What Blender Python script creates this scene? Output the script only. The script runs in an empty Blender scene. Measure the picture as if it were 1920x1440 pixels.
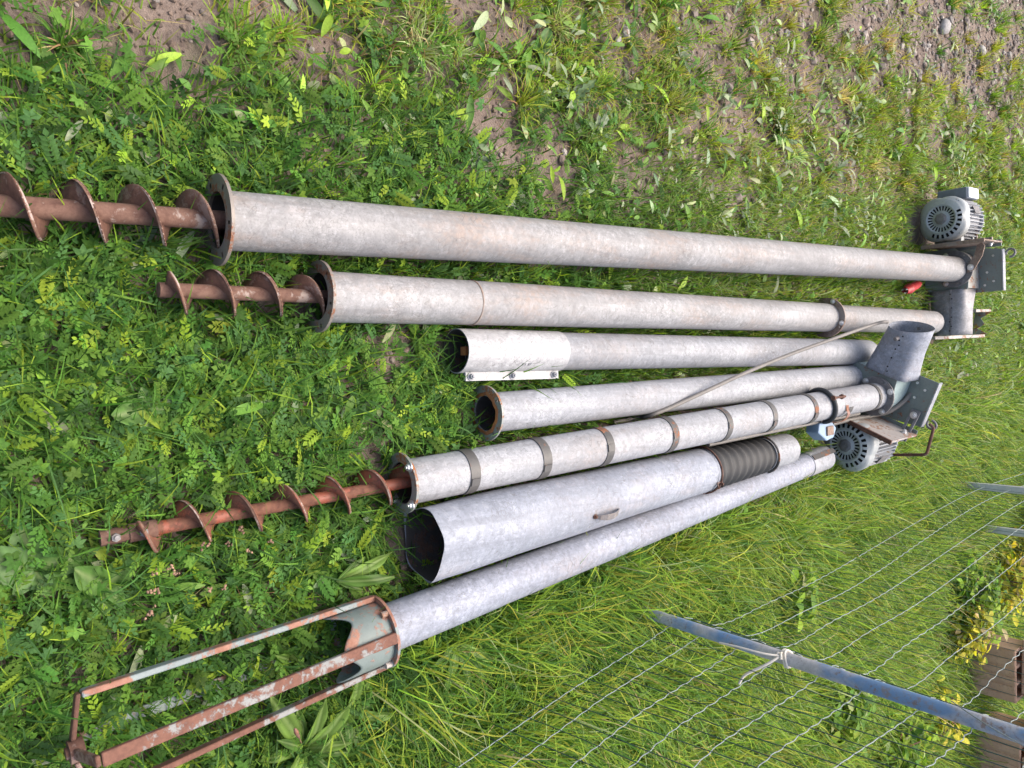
import bpy, math, random
import numpy as np
from mathutils import Vector, Matrix, noise as mnoise
random.seed(7); rng = np.random.default_rng(11)
R = math.radians
SC = bpy.context.scene
COL = SC.collection

# ------------------------------------------------------------------ camera, sky, sun, exposure
FPX, PITCH, CAMH = 1440.0, math.atan(1751 / 1440.0), 1.5
V_F = Vector((0, math.cos(PITCH), -math.sin(PITCH)))
V_U = Vector((0, math.sin(PITCH), math.cos(PITCH)))
V_R = Vector((1, 0, 0))
CAMP = Vector((0, 0, CAMH))
cam = bpy.data.cameras.new('camera'); camo = bpy.data.objects.new('camera', cam); COL.objects.link(camo)
cam.sensor_fit = 'HORIZONTAL'; cam.sensor_width = 36; cam.lens = FPX / 1920 * 36
cam.clip_start = .02; cam.clip_end = 900
xm, ym, zm = V_U, -V_R, -V_F            # the phone was held upright and the picture lies on its side
camo.matrix_world = Matrix(((xm.x, ym.x, zm.x, CAMP.x), (xm.y, ym.y, zm.y, CAMP.y), (xm.z, ym.z, zm.z, CAMP.z), (0, 0, 0, 1)))
SC.camera = camo

SUN_EL, SUN_AZ = R(62), R(-12)           # azimuth from +Y towards +X
w = bpy.data.worlds.new('World'); SC.world = w; w.use_nodes = True
nt = w.node_tree; bg = nt.nodes['Background']
sky = nt.nodes.new('ShaderNodeTexSky'); sky.sky_type = 'NISHITA'; sky.sun_disc = False
sky.sun_elevation = SUN_EL; sky.sun_rotation = SUN_AZ; sky.air_density = 1.0; sky.dust_density = 6.0; sky.ozone_density = .8
nt.links.new(sky.outputs[0], bg.inputs[0]); bg.inputs[1].default_value = .15
sl = bpy.data.lights.new('sun', 'SUN'); sl.energy = 1.25; sl.angle = R(55); sl.color = (1, .96, .88)
so = bpy.data.objects.new('sun', sl); COL.objects.link(so)
sd = Vector((math.sin(SUN_AZ) * math.cos(SUN_EL), math.cos(SUN_AZ) * math.cos(SUN_EL), math.sin(SUN_EL)))
so.rotation_euler = sd.to_track_quat('Z', 'Y').to_euler(); so.location = (3, 6, 8)
SC.view_settings.view_transform = 'Standard'; SC.view_settings.look = 'None'
SC.view_settings.exposure = 1.18; SC.view_settings.gamma = 1

# ------------------------------------------------------------------ helpers: survey of the place
def spot(x, y, z=0.0):
    """ground survey: point of the place at height z seen on the survey sheet at (x, y)"""
    d = V_F + V_U * ((x - 960) / FPX) + V_R * ((y - 720) / FPX)
    return CAMP + d * ((z - CAMH) / d.z)

def ss(e0, e1, x):
    t = np.clip((x - e0) / (e1 - e0), 0, 1); return t * t * (3 - 2 * t)

def wob(x, y, f=1.0, seed=0):
    """cheap smooth noise in about -1..1 (numpy)"""
    r = np.random.default_rng(100 + seed); v = 0
    for k in range(5):
        a = r.uniform(0, 6.283); q = f * (1 + .75 * k); ph = r.uniform(0, 6.283, 2)
        v = v + np.sin((x * math.cos(a) + y * math.sin(a)) * q * 2.1 + ph[0]) * np.cos((x * -math.sin(a) + y * math.cos(a)) * q * 1.7 + ph[1]) / (1 + .4 * k)
    return v / 2.0

def gz(x, y):
    return .012 * wob(x, y, 1.6, 1) + .004 * wob(x, y, 7, 2)

# ------------------------------------------------------------------ helpers: materials
class NB:
    def __init__(s, name):
        s.m = bpy.data.materials.new(name); s.m.use_nodes = True; s.t = s.m.node_tree
        s.b = s.t.nodes['Principled BSDF']; s.out = s.t.nodes['Material Output']
        s.tc = s.t.nodes.new('ShaderNodeTexCoord')
    def n(s, typ, **kw):
        q = s.t.nodes.new(typ)
        for k, v in kw.items():
            if k in q.inputs: 
                q.inputs[k].default_value = v
            else: setattr(q, k, v)
        return q
    def l(s, a, b): s.t.links.new(a, b)
    def noise(s, scale, detail=4, rough=.6, stretch=None, co='Object'):
        q = s.n('ShaderNodeTexNoise'); q.inputs['Scale'].default_value = scale; q.inputs['Detail'].default_value = detail; q.inputs['Roughness'].default_value = rough
        if stretch:
            mp = s.n('ShaderNodeMapping'); mp.inputs['Scale'].default_value = stretch; s.l(s.tc.outputs[co], mp.inputs[0]); s.l(mp.outputs[0], q.inputs['Vector'])
        else: s.l(s.tc.outputs[co], q.inputs['Vector'])
        return q.outputs['Fac']
    def ramp(s, fac, stops):
        q = s.n('ShaderNodeValToRGB'); e = q.color_ramp.elements
        while len(e) < len(stops): e.new(.5)
        for el, (p, c) in zip(e, stops):
            el.position = p; el.color = (c, c, c, 1) if isinstance(c, (int, float)) else (*c, 1)
        s.l(fac, q.inputs[0]); return q.outputs[0]
    def mix(s, fac, a, b):
        q = s.n('ShaderNodeMix', data_type='RGBA')
        for sock, v in ((q.inputs[0], fac), (q.inputs[6], a), (q.inputs[7], b)):
            if isinstance(v, (int, float)): sock.default_value = v
            elif isinstance(v, tuple): sock.default_value = (*v, 1)
            else: s.l(v, sock)
        return q.outputs[2]
    def mul(s, a, b, op='MULTIPLY'):
        q = s.n('ShaderNodeMath', operation=op)
        for i, v in enumerate((a, b)):
            if isinstance(v, (int, float)): q.inputs[i].default_value = v
            else: s.l(v, q.inputs[i])
        return q.outputs[0]
    def bump(s, h, strength=.3, dist=.002):
        q = s.n('ShaderNodeBump'); q.inputs['Strength'].default_value = strength; q.inputs['Distance'].default_value = dist
        s.l(h, q.inputs['Height']); s.l(q.outputs[0], s.b.inputs['Normal'])
    def set(s, col=None, rough=None, metal=None, spec=None):
        for k, v in (('Base Color', col), ('Roughness', rough), ('Metallic', metal), ('Specular IOR Level', spec)):
            if v is None: continue
            if isinstance(v, (int, float)): s.b.inputs[k].default_value = v
            elif isinstance(v, tuple): s.b.inputs[k].default_value = (*v, 1)
            else: s.l(v, s.b.inputs[k])
        return s.m

def m_galv(name, base=(.58, .585, .61), dirt=.35, metal=.45, brown=(.30, .215, .165), spang=1.0):
    q = NB(name)
    vo = q.n('ShaderNodeTexVoronoi'); vo.inputs['Scale'].default_value = 130; q.l(q.tc.outputs['Object'], vo.inputs['Vector'])
    sp = q.n('ShaderNodeSeparateColor'); q.l(vo.outputs['Color'], sp.inputs[0])
    spg = q.ramp(sp.outputs[0], [(0, 1 - .10 * spang), (1, 1 + .02 * spang)])
    big = q.noise(6, 5, .65); fine = q.noise(60, 5, .7); run = q.noise(22, 4, .6, (1, .12, 1)); cross = q.noise(40, 4, .7, (1, 1.6, .6))
    lo = tuple(c * .80 for c in base); hi = tuple(min(.9, c * 1.08) for c in base)
    c = q.mix(q.ramp(big, [(.3, 0), (.7, 1)]), lo, hi)
    c = q.mix(q.ramp(fine, [(.36, .55), (.5, 0)]), c, tuple(v * .55 for v in base))
    c = q.mix(q.ramp(cross, [(.55, 0), (.63, .16), (.7, .05)]), c, (.7, .7, .72))
    c = q.mix(q.ramp(run, [(.50, 0), (.64, .32)]), c, tuple(v * .5 for v in base))
    d = q.noise(9, 6, .7, (1, .35, 1)); d2 = q.noise(75, 3, .6)
    dm = q.mul(q.ramp(d, [(.48, 0), (.72, 1)]), q.ramp(d2, [(.35, .25), (.6, 1)]))
    c = q.mix(q.mul(dm, dirt), c, brown)
    # fine dark scratches
    wv = q.n('ShaderNodeTexVoronoi'); wv.feature = 'DISTANCE_TO_EDGE'; wv.inputs['Scale'].default_value = 11
    mp = q.n('ShaderNodeMapping'); mp.inputs['Scale'].default_value = (1.6, .9, 1.2); mp.inputs['Rotation'].default_value = (.4, .3, .7)
    q.l(q.tc.outputs['Object'], mp.inputs[0])
    nd = q.n('ShaderNodeVectorMath', operation='ADD'); nv = q.n('ShaderNodeTexNoise'); nv.inputs['Scale'].default_value = 7; q.l(q.tc.outputs['Object'], nv.inputs['Vector'])
    q.l(mp.outputs[0], nd.inputs[0]); q.l(nv.outputs['Color'], nd.inputs[1]); q.l(nd.outputs[0], wv.inputs['Vector'])
    sc = q.mul(q.ramp(wv.outputs['Distance'], [(0, 1), (.02, 0)]), q.ramp(q.noise(8, 2), [(.46, 0), (.56, .8)]))
    c = q.mix(sc, c, (.12, .11, .1))
    mv = q.n('ShaderNodeTexVoronoi'); mv.inputs['Scale'].default_value = 26; q.l(nd.outputs[0], mv.inputs['Vector'])
    spl = q.mul(q.ramp(mv.outputs['Distance'], [(.05, 1), (.14, 0)]), q.ramp(q.noise(4.5, 3), [(.5, 0), (.62, .75)]))
    c = q.mix(q.mul(spl, min(1, dirt + .25)), c, (.17, .125, .095))
    gr_ = q.noise(240, 3, .7); pm = q.ramp(q.noise(5, 3, .6), [(.42, .1), (.6, 1)]); c = q.mix(q.mul(q.ramp(gr_, [(.36, .55), (.47, 0)]), pm), c, tuple(v * .5 for v in base)); g2 = q.noise(150, 3, .65, (1, .5, 1)); c = q.mix(q.mul(q.ramp(g2, [(.55, 0), (.66, .5)]), pm), c, tuple(min(.85, v * 1.45) for v in base))
    md = q.noise(34, 4, .65); c = q.mix(q.ramp(md, [(.38, .35), (.52, 0)]), c, tuple(v * .66 for v in base))
    st = q.noise(55, 3, .55, (1, .035, 1)); c = q.mix(q.ramp(st, [(.54, 0), (.62, .45), (.7, .1)]), c, tuple(v * .62 for v in base))
    ox = q.noise(2.6, 4, .6); c = q.mix(q.ramp(ox, [(.5, 0), (.66, .45)]), c, tuple(v * .76 for v in base))
    mm = q.n('ShaderNodeMix', data_type='RGBA', blend_type='MULTIPLY'); mm.inputs[0].default_value = 1; q.l(c, mm.inputs[6]); q.l(spg, mm.inputs[7])
    q.bump(q.mul(q.mul(q.noise(9, 3, .5), 2.0), q.mul(q.noise(30, 4, .6), q.mul(fine, .3), 'ADD'), 'ADD'), .3, .005)
    return q.set(mm.outputs[2], q.ramp(big, [(.3, .72), (.7, .55)]), metal)

def m_paint(name, paint, rust=(.16, .06, .03), amount=.5, rough=.55, rscale=18, metal=0.0, rust2=(.28, .12, .06)):
    q = NB(name)
    a = q.noise(rscale, 6, .7); b = q.noise(rscale * 5, 4, .7); e = q.noise(5, 3)
    lo = .62 - amount * .3
    msk = q.ramp(q.mul(q.mul(a, .8), q.mul(b, .2), 'ADD'), [(lo, 0), (lo + .05, 1)])
    pc = q.mix(q.ramp(e, [(.3, 0), (.7, 1)]), tuple(v * .8 for v in paint), tuple(min(1, v * 1.15) for v in paint))
    pc = q.mix(q.ramp(b, [(.5, 0), (.75, .35)]), pc, tuple(v * .45 for v in paint))
    rc = q.mix(q.ramp(b, [(.3, 0), (.7, 1)]), rust, rust2)
    q.bump(q.mul(b, msk, 'ADD'), .35, .0015)
    return q.set(q.mix(msk, pc, rc), q.mix(msk, (rough,) * 3, (.85,) * 3), metal)

def m_plain(name, col, rough=.5, metal=0.0, var=.25, scale=40, bump=.15):
    q = NB(name); a = q.noise(scale, 5, .65); b = q.noise(scale * .2, 3)
    c = q.mix(q.ramp(q.mul(q.mul(a, .5), q.mul(b, .5), 'ADD'), [(.35, 0), (.65, 1)]), tuple(v * (1 - var) for v in col), tuple(min(1, v * (1 + var)) for v in col))
    if bump: q.bump(a, bump, .001)
    return q.set(c, rough, metal)

def m_leaf(name, trans=.38, rough=.6):
    q = NB(name)
    at = q.n('ShaderNodeAttribute', attribute_name='leaf_tone')
    v = q.noise(260, 2, .5)
    c = q.n('ShaderNodeMix', data_type='RGBA', blend_type='MULTIPLY'); c.inputs[0].default_value = 1
    q.l(at.outputs['Color'], c.inputs[6]); q.l(q.ramp(v, [(.3, .82), (.7, 1.12)]), c.inputs[7])
    q.set(c.outputs[2], rough, 0.0, .16)
    tr = q.n('ShaderNodeBsdfTranslucent'); mx = q.n('ShaderNodeMixShader'); mx.inputs[0].default_value = trans
    tc = q.n('ShaderNodeMix', data_type='RGBA', blend_type='MULTIPLY'); tc.inputs[0].default_value = 1; q.l(c.outputs[2], tc.inputs[6]); tc.inputs[7].default_value = (1.25, 1.3, .6, 1)
    q.l(tc.outputs[2], tr.inputs[0]); q.l(q.b.outputs[0], mx.inputs[1]); q.l(tr.outputs[0], mx.inputs[2]); q.l(mx.outputs[0], q.out.inputs[0])
    return q.m

def m_soil(name):
    q = NB(name)
    a = q.noise(3, 6, .65); b = q.noise(45, 6, .75); d = q.noise(170, 3, .7); g = q.noise(14, 4, .6)
    c = q.mix(q.ramp(a, [(.3, 0), (.7, 1)]), (.10, .070, .054), (.20, .148, .12))
    c = q.mix(q.ramp(b, [(.4, 0), (.7, .6)]), c, (.27, .215, .18))
    c = q.mix(q.ramp(d, [(.3, .5), (.5, 0)]), c, (.03, .02, .014))
    c = q.mix(q.ramp(g, [(.56, 0), (.7, .4)]), c, (.07, .085, .025))
    q.bump(q.mul(q.mul(b, .7), q.mul(d, .3), 'ADD'), .9, .012)
    return q.set(c, .95)

def m_block(name):
    q = NB(name); a = q.noise(12, 5, .6); b = q.noise(90, 4, .6)
    c = q.mix(q.ramp(a, [(.3, 0), (.7, 1)]), (.46, .27, .17), (.58, .37, .24))
    c = q.mix(q.ramp(b, [(.55, 0), (.7, .5)]), c, (.25, .15, .10))
    q.bump(b, .4, .003); return q.set(c, .9)

def m_post(name):
    q = NB(name); a = q.noise(5, 4, .6, (1, 1, .6)); b = q.noise(50, 4, .7)
    c = q.mix(q.ramp(b, [(.35, 0), (.7, 1)]), (.40, .39, .38), (.54, .53, .52))
    c = q.mix(q.ramp(a, [(.45, 0), (.52, .9)]), c, (.12, .25, .44))
    c = q.mix(q.ramp(q.mul(a, b), [(.30, 0), (.36, .7)]), c, (.25, .2, .17))
    g_ = q.noise(140, 3, .7); c = q.mix(q.ramp(g_, [(.34, .4), (.46, 0)]), c, (.2, .19, .18)); k_ = q.noise(26, 4, .7); c = q.mix(q.ramp(k_, [(.58, 0), (.64, .75)]), c, (.22, .15, .11)); q.bump(g_, .4, .002)
    return q.set(c, .75, .0)

def m_stone(name):
    q = NB(name); at = q.n('ShaderNodeAttribute', attribute_name='leaf_tone'); v = q.noise(90, 4, .6)
    c = q.n('ShaderNodeMix', data_type='RGBA', blend_type='MULTIPLY'); c.inputs[0].default_value = 1
    q.l(at.outputs['Color'], c.inputs[6]); q.l(q.ramp(v, [(.3, .7), (.7, 1.2)]), c.inputs[7]); q.bump(v, .5, .002)
    return q.set(c.outputs[2], .85)

M = dict(
    galv1=m_galv('galvanised_dusty', (.285, .276, .272), .95, .05),
    galv2=m_galv('galvanised_scuffed', (.305, .298, .296), .8, .05),
    galv3=m_galv('galvanised_drawn', (.285, .290, .305), .3, .15),
    galv4=m_galv('galvanised_clean', (.325, .332, .352), .25, .06),
    galv5=m_galv('galvanised_mottled', (.335, .338, .352), .45, .05),
    galv6=m_galv('galvanised_sheet', (.30, .318, .365), .5, .06),
    galv7=m_galv('galvanised_pale', (.305, .323, .378), .4, .05, spang=1.8),
    galvd=m_galv('galvanised_weathered', (.21, .20, .20), .6, .2),
    galvm=m_galv('galvanised_spout_dull', (.30, .295, .30), .55, .15),
    alu=m_galv('bright_sheet_sleeve', (.41, .405, .405), .2, .05, spang=.3),
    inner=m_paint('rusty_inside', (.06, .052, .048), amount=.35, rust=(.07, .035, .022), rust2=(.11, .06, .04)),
    flange=m_paint('flange_steel', (.22, .19, .165), amount=.3, rough=.5, metal=.2),
    flangeg=m_paint('flange_grey_rust', (.24, .25, .235), amount=.30, rough=.5, metal=.2, rust=(.22, .08, .03), rust2=(.35, .15, .06)),
    rust=m_paint('brown_rust', (.19, .12, .095), amount=.72, rscale=12, rust=(.065, .027, .017), rust2=(.15, .07, .045)),
    shaft=m_paint('rust_scuffed_shaft', (.27, .20, .165), amount=.66, rscale=12, rust=(.085, .036, .024), rust2=(.18, .10, .07)),
    redrust=m_paint('red_oxide', (.23, .062, .032), amount=.5, rscale=11, rust=(.075, .026, .016), rust2=(.19, .08, .045)),
    orust=m_paint('orange_rust', (.38, .14, .04), amount=.5, rust=(.2, .07, .03), rust2=(.35, .14, .05)),
    worn=m_paint('worn_flight_edge', (.33, .25, .21), amount=.55, rust=(.12, .055, .035), rust2=(.2, .12, .08)),
    cage=m_paint('pale_green_rusty', (.19, .225, .22), amount=.5, rscale=13, rust=(.21, .085, .05), rust2=(.32, .17, .12)),
    cageg=m_paint('pale_green_paint', (.17, .205, .19), amount=.3, rscale=13, rust=(.21, .085, .05), rust2=(.32, .17, .12)),
    caget=m_paint('cage_bar_rust', (.20, .20, .19), amount=.60, rscale=14, rust=(.10, .042, .028), rust2=(.19, .085, .055)),
    green=m_paint('grey_green_paint', (.185, .21, .19), amount=.16, rscale=25),
    greenl=m_paint('pale_green_dirty_top', (.31, .30, .265), amount=.35, rscale=30, rust=(.1, .06, .04)),
    teal=m_paint('pale_teal_paint', (.30, .38, .37), amount=.12),
    motor=m_paint('motor_grey_paint', (.33, .345, .34), amount=.12, rough=.45, rscale=20, rust=(.14, .1, .07), rust2=(.22, .17, .13)),
    motor2=m_paint('motor_blue_grey', (.31, .32, .34), amount=.2, rough=.5, rscale=20, rust=(.14, .1, .07), rust2=(.22, .17, .13)),
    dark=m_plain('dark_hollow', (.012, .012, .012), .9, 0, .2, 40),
    tbox=m_plain('terminal_box_blue_grey', (.16, .18, .21), .5, 0, .2, 30),
    tlid=m_plain('terminal_box_lid', (.55, .57, .6), .5, 0, .15, 30),
    brkt=m_paint('bracket_brown', (.24, .19, .16), amount=.6, rust=(.16, .1, .07), rust2=(.3, .22, .17)),
    plate=m_paint('beige_primer_rust', (.36, .32, .29), amount=.4, rscale=15, rust=(.2, .1, .06), rust2=(.3, .18, .12)),
    strap=m_paint('steel_band', (.085, .08, .075), amount=.25, rough=.55, metal=.1),
    rubber=m_plain('black_rubber', (.028, .03, .032), .6, 0, .3, 40),
    hose=m_plain('corrugated_hose', (.033, .032, .031), .65, 0, .35, 35),
    cable=m_plain('grey_cable', (.15, .135, .12), .6, 0, .2, 40),
    blue=m_plain('pale_blue_plastic', (.20, .28, .38), .55, 0, .2, 25),
    red=m_plain('red_plastic', (.42, .035, .038), .5, 0, .15, 40),
    zinc=m_plain('zinc_bolt', (.6, .6, .6), .3, .6, .15, 60),
    white=m_plain('white_cord', (.62, .57, .48), .8, 0, .15, 60),
    leather=m_paint('brown_strap', (.22, .11, .08), amount=.4),
    post=m_post('post_blue_patches'), postg=m_plain('grey_fence_post', (.52, .51, .49), .6, .0, .2, 20),
    wirel=m_plain('pale_wire', (.24, .28, .265), .5, .1, .15, 40), wired=m_plain('dark_green_wire', (.035, .075, .06), .5, 0, .2, 40),
    clay=m_block('brown_clay'), soil=m_soil('bare_soil'), leaf=m_leaf('leaf_green'), leafw=m_leaf('leaf_waxy', .22, .42), stone=m_stone('stone'),
    ink=m_plain('pencil_grey', (.12, .12, .13), .7, 0, .1, 40),
)

# ------------------------------------------------------------------ helpers: meshes and objects
ORI = {}
def tag(o, label=None, cat=None, group=None, kind=None):
    if label: o['label'] = label
    if cat: o['category'] = cat
    if group: o['group'] = group
    if kind: o['kind'] = kind
    return o

def thing(name, loc, label, cat, group=None):
    o = bpy.data.objects.new(name, None); COL.objects.link(o); o.location = loc; o.empty_display_size = .05
    ORI[o] = Vector(loc); return tag(o, label, cat, group)

def perp(a):
    a = a.normalized(); s = a.cross(Vector((0, 0, 1)))
    if s.length < 1e-4: s = Vector((1, 0, 0))
    s.normalize(); return a, s, s.cross(a)

class MB:
    def __init__(s): s.v = []; s.f = []; s.sm = []
    def add(s, vs, fs, smooth=False):
        o = len(s.v); s.v += [tuple(q) for q in vs]; s.f += [tuple(i + o for i in f) for f in fs]; s.sm += [smooth] * len(fs); return s
    def box(s, c, ax, ay, az):
        """c centre; ax ay az half-extent vectors"""
        vs = [c + ax * i + ay * j + az * k for i in (-1, 1) for j in (-1, 1) for k in (-1, 1)]
        return s.add(vs, [(0, 1, 3, 2), (4, 6, 7, 5), (0, 4, 5, 1), (2, 3, 7, 6), (0, 2, 6, 4), (1, 5, 7, 3)])
    def prism(s, poly, ext):
        n = len(poly); vs = list(poly) + [p + ext for p in poly]
        return s.add(vs, [tuple(range(n - 1, -1, -1)), tuple(range(n, 2 * n))] + [(i, (i + 1) % n, n + (i + 1) % n, n + i) for i in range(n)])
    def lathe(s, prof, O, a, seg=40, smooth=True, closed=False, skip=None, e=None, jit=None):
        a, e1, e2 = perp(a) if e is None else (a, e[0], e[1])
        n = len(prof); vs = []
        for i, (t, r) in enumerate(prof):
            for k in range(seg):
                th = 2 * math.pi * k / seg
                rr = r * (1 + (jit(t, th) if jit else 0))
                vs.append(O + a * t + e1 * (rr * math.cos(th)) + e2 * (rr * math.sin(th)))
        fs = []
        for i in range(n if closed else n - 1):
            j = (i + 1) % n
            for k in range(seg):
                if skip and skip(i, k): continue
                k2 = (k + 1) % seg; fs.append((i * seg + k, i * seg + k2, j * seg + k2, j * seg + k))
        return s.add(vs, fs, smooth)
    def cyl(s, O, a, L, r, seg=20, cap=True, r2=None):
        r2 = r if r2 is None else r2
        s.lathe([(0, r), (L, r2)], O, a, seg)
        if cap:
            s.lathe([(0, 1e-5), (0, r)], O, a, seg, False); s.lathe([(L, r2), (L, 1e-5)], O, a, seg, False)
        return s
    def sweep(s, pts, rad, seg=8, cap=True, flat=None):
        """tube along a polyline; flat = (half width, half thickness) for a strap"""
        pts = [Vector(p) for p in pts]; n = len(pts); vs = []; T = (pts[1] - pts[0]).normalized()
        N = T.cross(Vector((.13, .21, .97))).normalized()
        for i, p in enumerate(pts):
            t2 = (pts[min(i + 1, n - 1)] - pts[max(i - 1, 0)]).normalized()
            N = (N - t2 * N.dot(t2)).normalized(); B = t2.cross(N)
            r = rad[i] if isinstance(rad, (list, tuple)) else rad
            for k in range(seg):
                th = 2 * math.pi * k / seg; vs.append(p + N * (r * math.cos(th)) + B * (r * math.sin(th)))
        fs = [(i * seg + k, i * seg + (k + 1) % seg, (i + 1) * seg + (k + 1) % seg, (i + 1) * seg + k) for i in range(n - 1) for k in range(seg)]
        s.add(vs, fs, True)
        if cap: s.add([vs[k] for k in range(seg)], [tuple(range(seg - 1, -1, -1))]); s.add(vs[-seg:], [tuple(range(seg))])
        return s
    def strip(s, pts, wid, ext):
        """ribbon through pts, half width vectors wid[i] (or one), thickness vector ext[i] (or one)"""
        n = len(pts); W = wid if isinstance(wid, list) else [wid] * n; E = ext if isinstance(ext, list) else [ext] * n; vs = []
        for p, q, e in zip(pts, W, E): vs += [p - q, p + q, p + q + e, p - q + e]
        fs = []
        for i in range(n - 1):
            for k in range(4): fs.append((4 * i + k, 4 * i + (k + 1) % 4, 4 * i + 4 + (k + 1) % 4, 4 * i + 4 + k))
        fs += [(3, 2, 1, 0), tuple(4 * (n - 1) + k for k in range(4))]
        return s.add(vs, fs)
    def build(s, name, mat, parent=None, label=None, bevel=0):
        off = ORI[parent] if parent is not None else (Vector(s.v[0]) if False else Vector((0, 0, 0)))
        me = bpy.data.meshes.new(name); me.from_pydata([(q[0] - off.x, q[1] - off.y, q[2] - off.z) for q in s.v], [], s.f)
        me.polygons.foreach_set('use_smooth', s.sm); me.materials.append(M[mat] if isinstance(mat, str) else mat); me.update()
        o = bpy.data.objects.new(name, me); COL.objects.link(o)
        if parent is not None: o.parent = parent
        ORI[o] = off
        if label: o['label'] = label
        if bevel:
            b = o.modifiers.new('edge', 'BEVEL'); b.width = bevel; b.segments = 2; b.limit_method = 'ANGLE'; b.angle_limit = R(40)
        return o

def dent(amp, seed, fa=9, ft=3):
    q = np.random.default_rng(seed).uniform(0, 6.28, 6)
    return lambda t, th: amp * (math.sin(t * fa + q[0] + math.sin(th + q[1])) * math.cos(2 * th + q[2]) + .6 * math.sin(t * fa * 2.7 + q[3] + 3 * th) * math.sin(th + q[4]))

def shell(mb_out, mb_in, O, a, stations, wall=.002, seg=56, jit=None):
    """hollow tube: outer skin with end rims, and the inside skin"""
    L0, L1 = stations[0], stations[-1]
    st = []
    for (t0, r0), (t1, r1) in zip(stations[:-1], stations[1:]):
        n = max(1, int((t1 - t0) / .03))
        st += [(t0 + (t1 - t0) * i / n, r0 + (r1 - r0) * i / n) for i in range(n)]
    st.append(L1)
    mb_out.lathe(st, O, a, seg, True, jit=jit)
    j0 = (lambda t, th: jit(L0[0], th)) if jit else None; j1 = (lambda t, th: jit(L1[0], th)) if jit else None
    mb_out.lathe([(L0[0], L0[1] - wall), (L0[0], L0[1])], O, a, seg, False, jit=j0)
    mb_out.lathe([(L1[0], L1[1]), (L1[0], L1[1] - wall)], O, a, seg, False, jit=j1)
    mb_in.lathe([(t, r - wall) for t, r in reversed(st)], O, a, seg, True, jit=jit)

def ring_plate(mb, O, a, r0, r1, th, holes=(), seg=72, roll=0):
    """flat flange with real bolt holes, between axial 0 and th"""
    a, e1, e2 = perp(a); c, s_ = math.cos(roll), math.sin(roll)
    E = (e1 * c + e2 * s_, e2 * c - e1 * s_)
    rm = r0 + (r1 - r0) * .55; d = (r1 - r0) * .12 + .0012
    rad = [r0, rm - d, rm + d, r1]
    hs = {int(h / (2 * math.pi) * seg) % seg for h in holes}
    sk = lambda i, k: (i == 1 and k in hs)
    mb.lathe([(0, r) for r in rad], O, a, seg, False, skip=sk, e=E)
    mb.lathe([(th, r) for r in reversed(rad)], O, a, seg, False, skip=sk, e=E)
    mb.lathe([(0, r1), (th, r1)], O, a, seg, True, e=E); mb.lathe([(th, r0), (0, r0)], O, a, seg, True, e=E)

def helix(mb, O, a, t0, t1, pitch, rs, ro, th0=0, thick=.003, seed=1):
    a, s, u = perp(a); r_ = np.random.default_rng(seed); n = int((t1 - t0) / pitch * 30); vs = []; ph = r_.uniform(0, 6, 4)
    for i in range(n + 1):
        t = t0 + (t1 - t0) * i / n; th = th0 - 2 * math.pi * (t - t0) / pitch
        d = s * math.cos(th) + u * math.sin(th)
        R2 = ro * (1 + .018 * math.sin(th * .37 + ph[0]) + .012 * math.sin(th * 2.3 + ph[1])); dt = .0025 * math.sin(th * .7 + ph[2])
        for rr, tt in ((rs * .9, -thick), (R2, dt - thick * .4), (R2, dt + thick * .4), (rs * .9, thick)):
            vs.append(O + a * (t + tt) + d * rr)
    fs = []
    for i in range(n):
        for k in range(3): fs.append((4 * i + k, 4 * i + 4 + k, 4 * i + 5 + k, 4 * i + 1 + k))
    fs += [(0, 1, 2, 3), (4 * n + 3, 4 * n + 2, 4 * n + 1, 4 * n)]
    mb.add(vs, fs, True)

def bolt(parent, p, n, r=.006, h=.005, mat='zinc', name='bolt'):
    """hexagon head with washer and a stub of thread"""
    n = n.normalized(); mb = MB(); mb.cyl(p, n, h * .3, r * 1.5, 16); mb.cyl(p + n * h * .3, n, h, r, 6); mb.cyl(p + n * h * 1.3, n, h * .5, r * .5, 10)
    return mb.build(name, mat, parent)

# ------------------------------------------------------------------ the setting: one ground sheet
def axis_coords(lo, hi, step, far):
    c = list(np.arange(lo, hi + 1e-6, step)); s = step; p = hi; out = []
    while p < far: s *= 1.35; p += s; out.append(p)
    s = step; p = lo; o2 = []
    while p > -far: s *= 1.35; p -= s; o2.append(p)
    return np.array(o2[::-1] + c + out)
gx = axis_coords(-3.2, 3.2, .04, 400); gy = axis_coords(-.8, 6.4, .04, 400)
GX, GY = np.meshgrid(gx, gy); fade = 1 - ss(4, 12, np.hypot(GX, GY - 2))
GZ = gz(GX, GY) * fade
gv = np.stack([GX, GY, GZ], -1).reshape(-1, 3); nx = len(gx)
gf = [(j * nx + i, j * nx + i + 1, (j + 1) * nx + i + 1, (j + 1) * nx + i) for j in range(len(gy) - 1) for i in range(nx - 1)]
gm = bpy.data.meshes.new('ground'); gm.from_pydata(gv.tolist(), [], gf); gm.polygons.foreach_set('use_smooth', [True] * len(gf)); gm.materials.append(M['soil'])
tag(bpy.data.objects.new('ground', gm), kind='structure'); COL.objects.link(bpy.data.objects['ground'])

# ------------------------------------------------------------------ pipes and augers
KEEP = []          # footprints kept free of plants: (p0, p1, radius)
def axis_of(near, far):
    p0, p1 = spot(*near), spot(*far); a = (p1 - p0); L = a.length; return p0, p1, a / L, L

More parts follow.
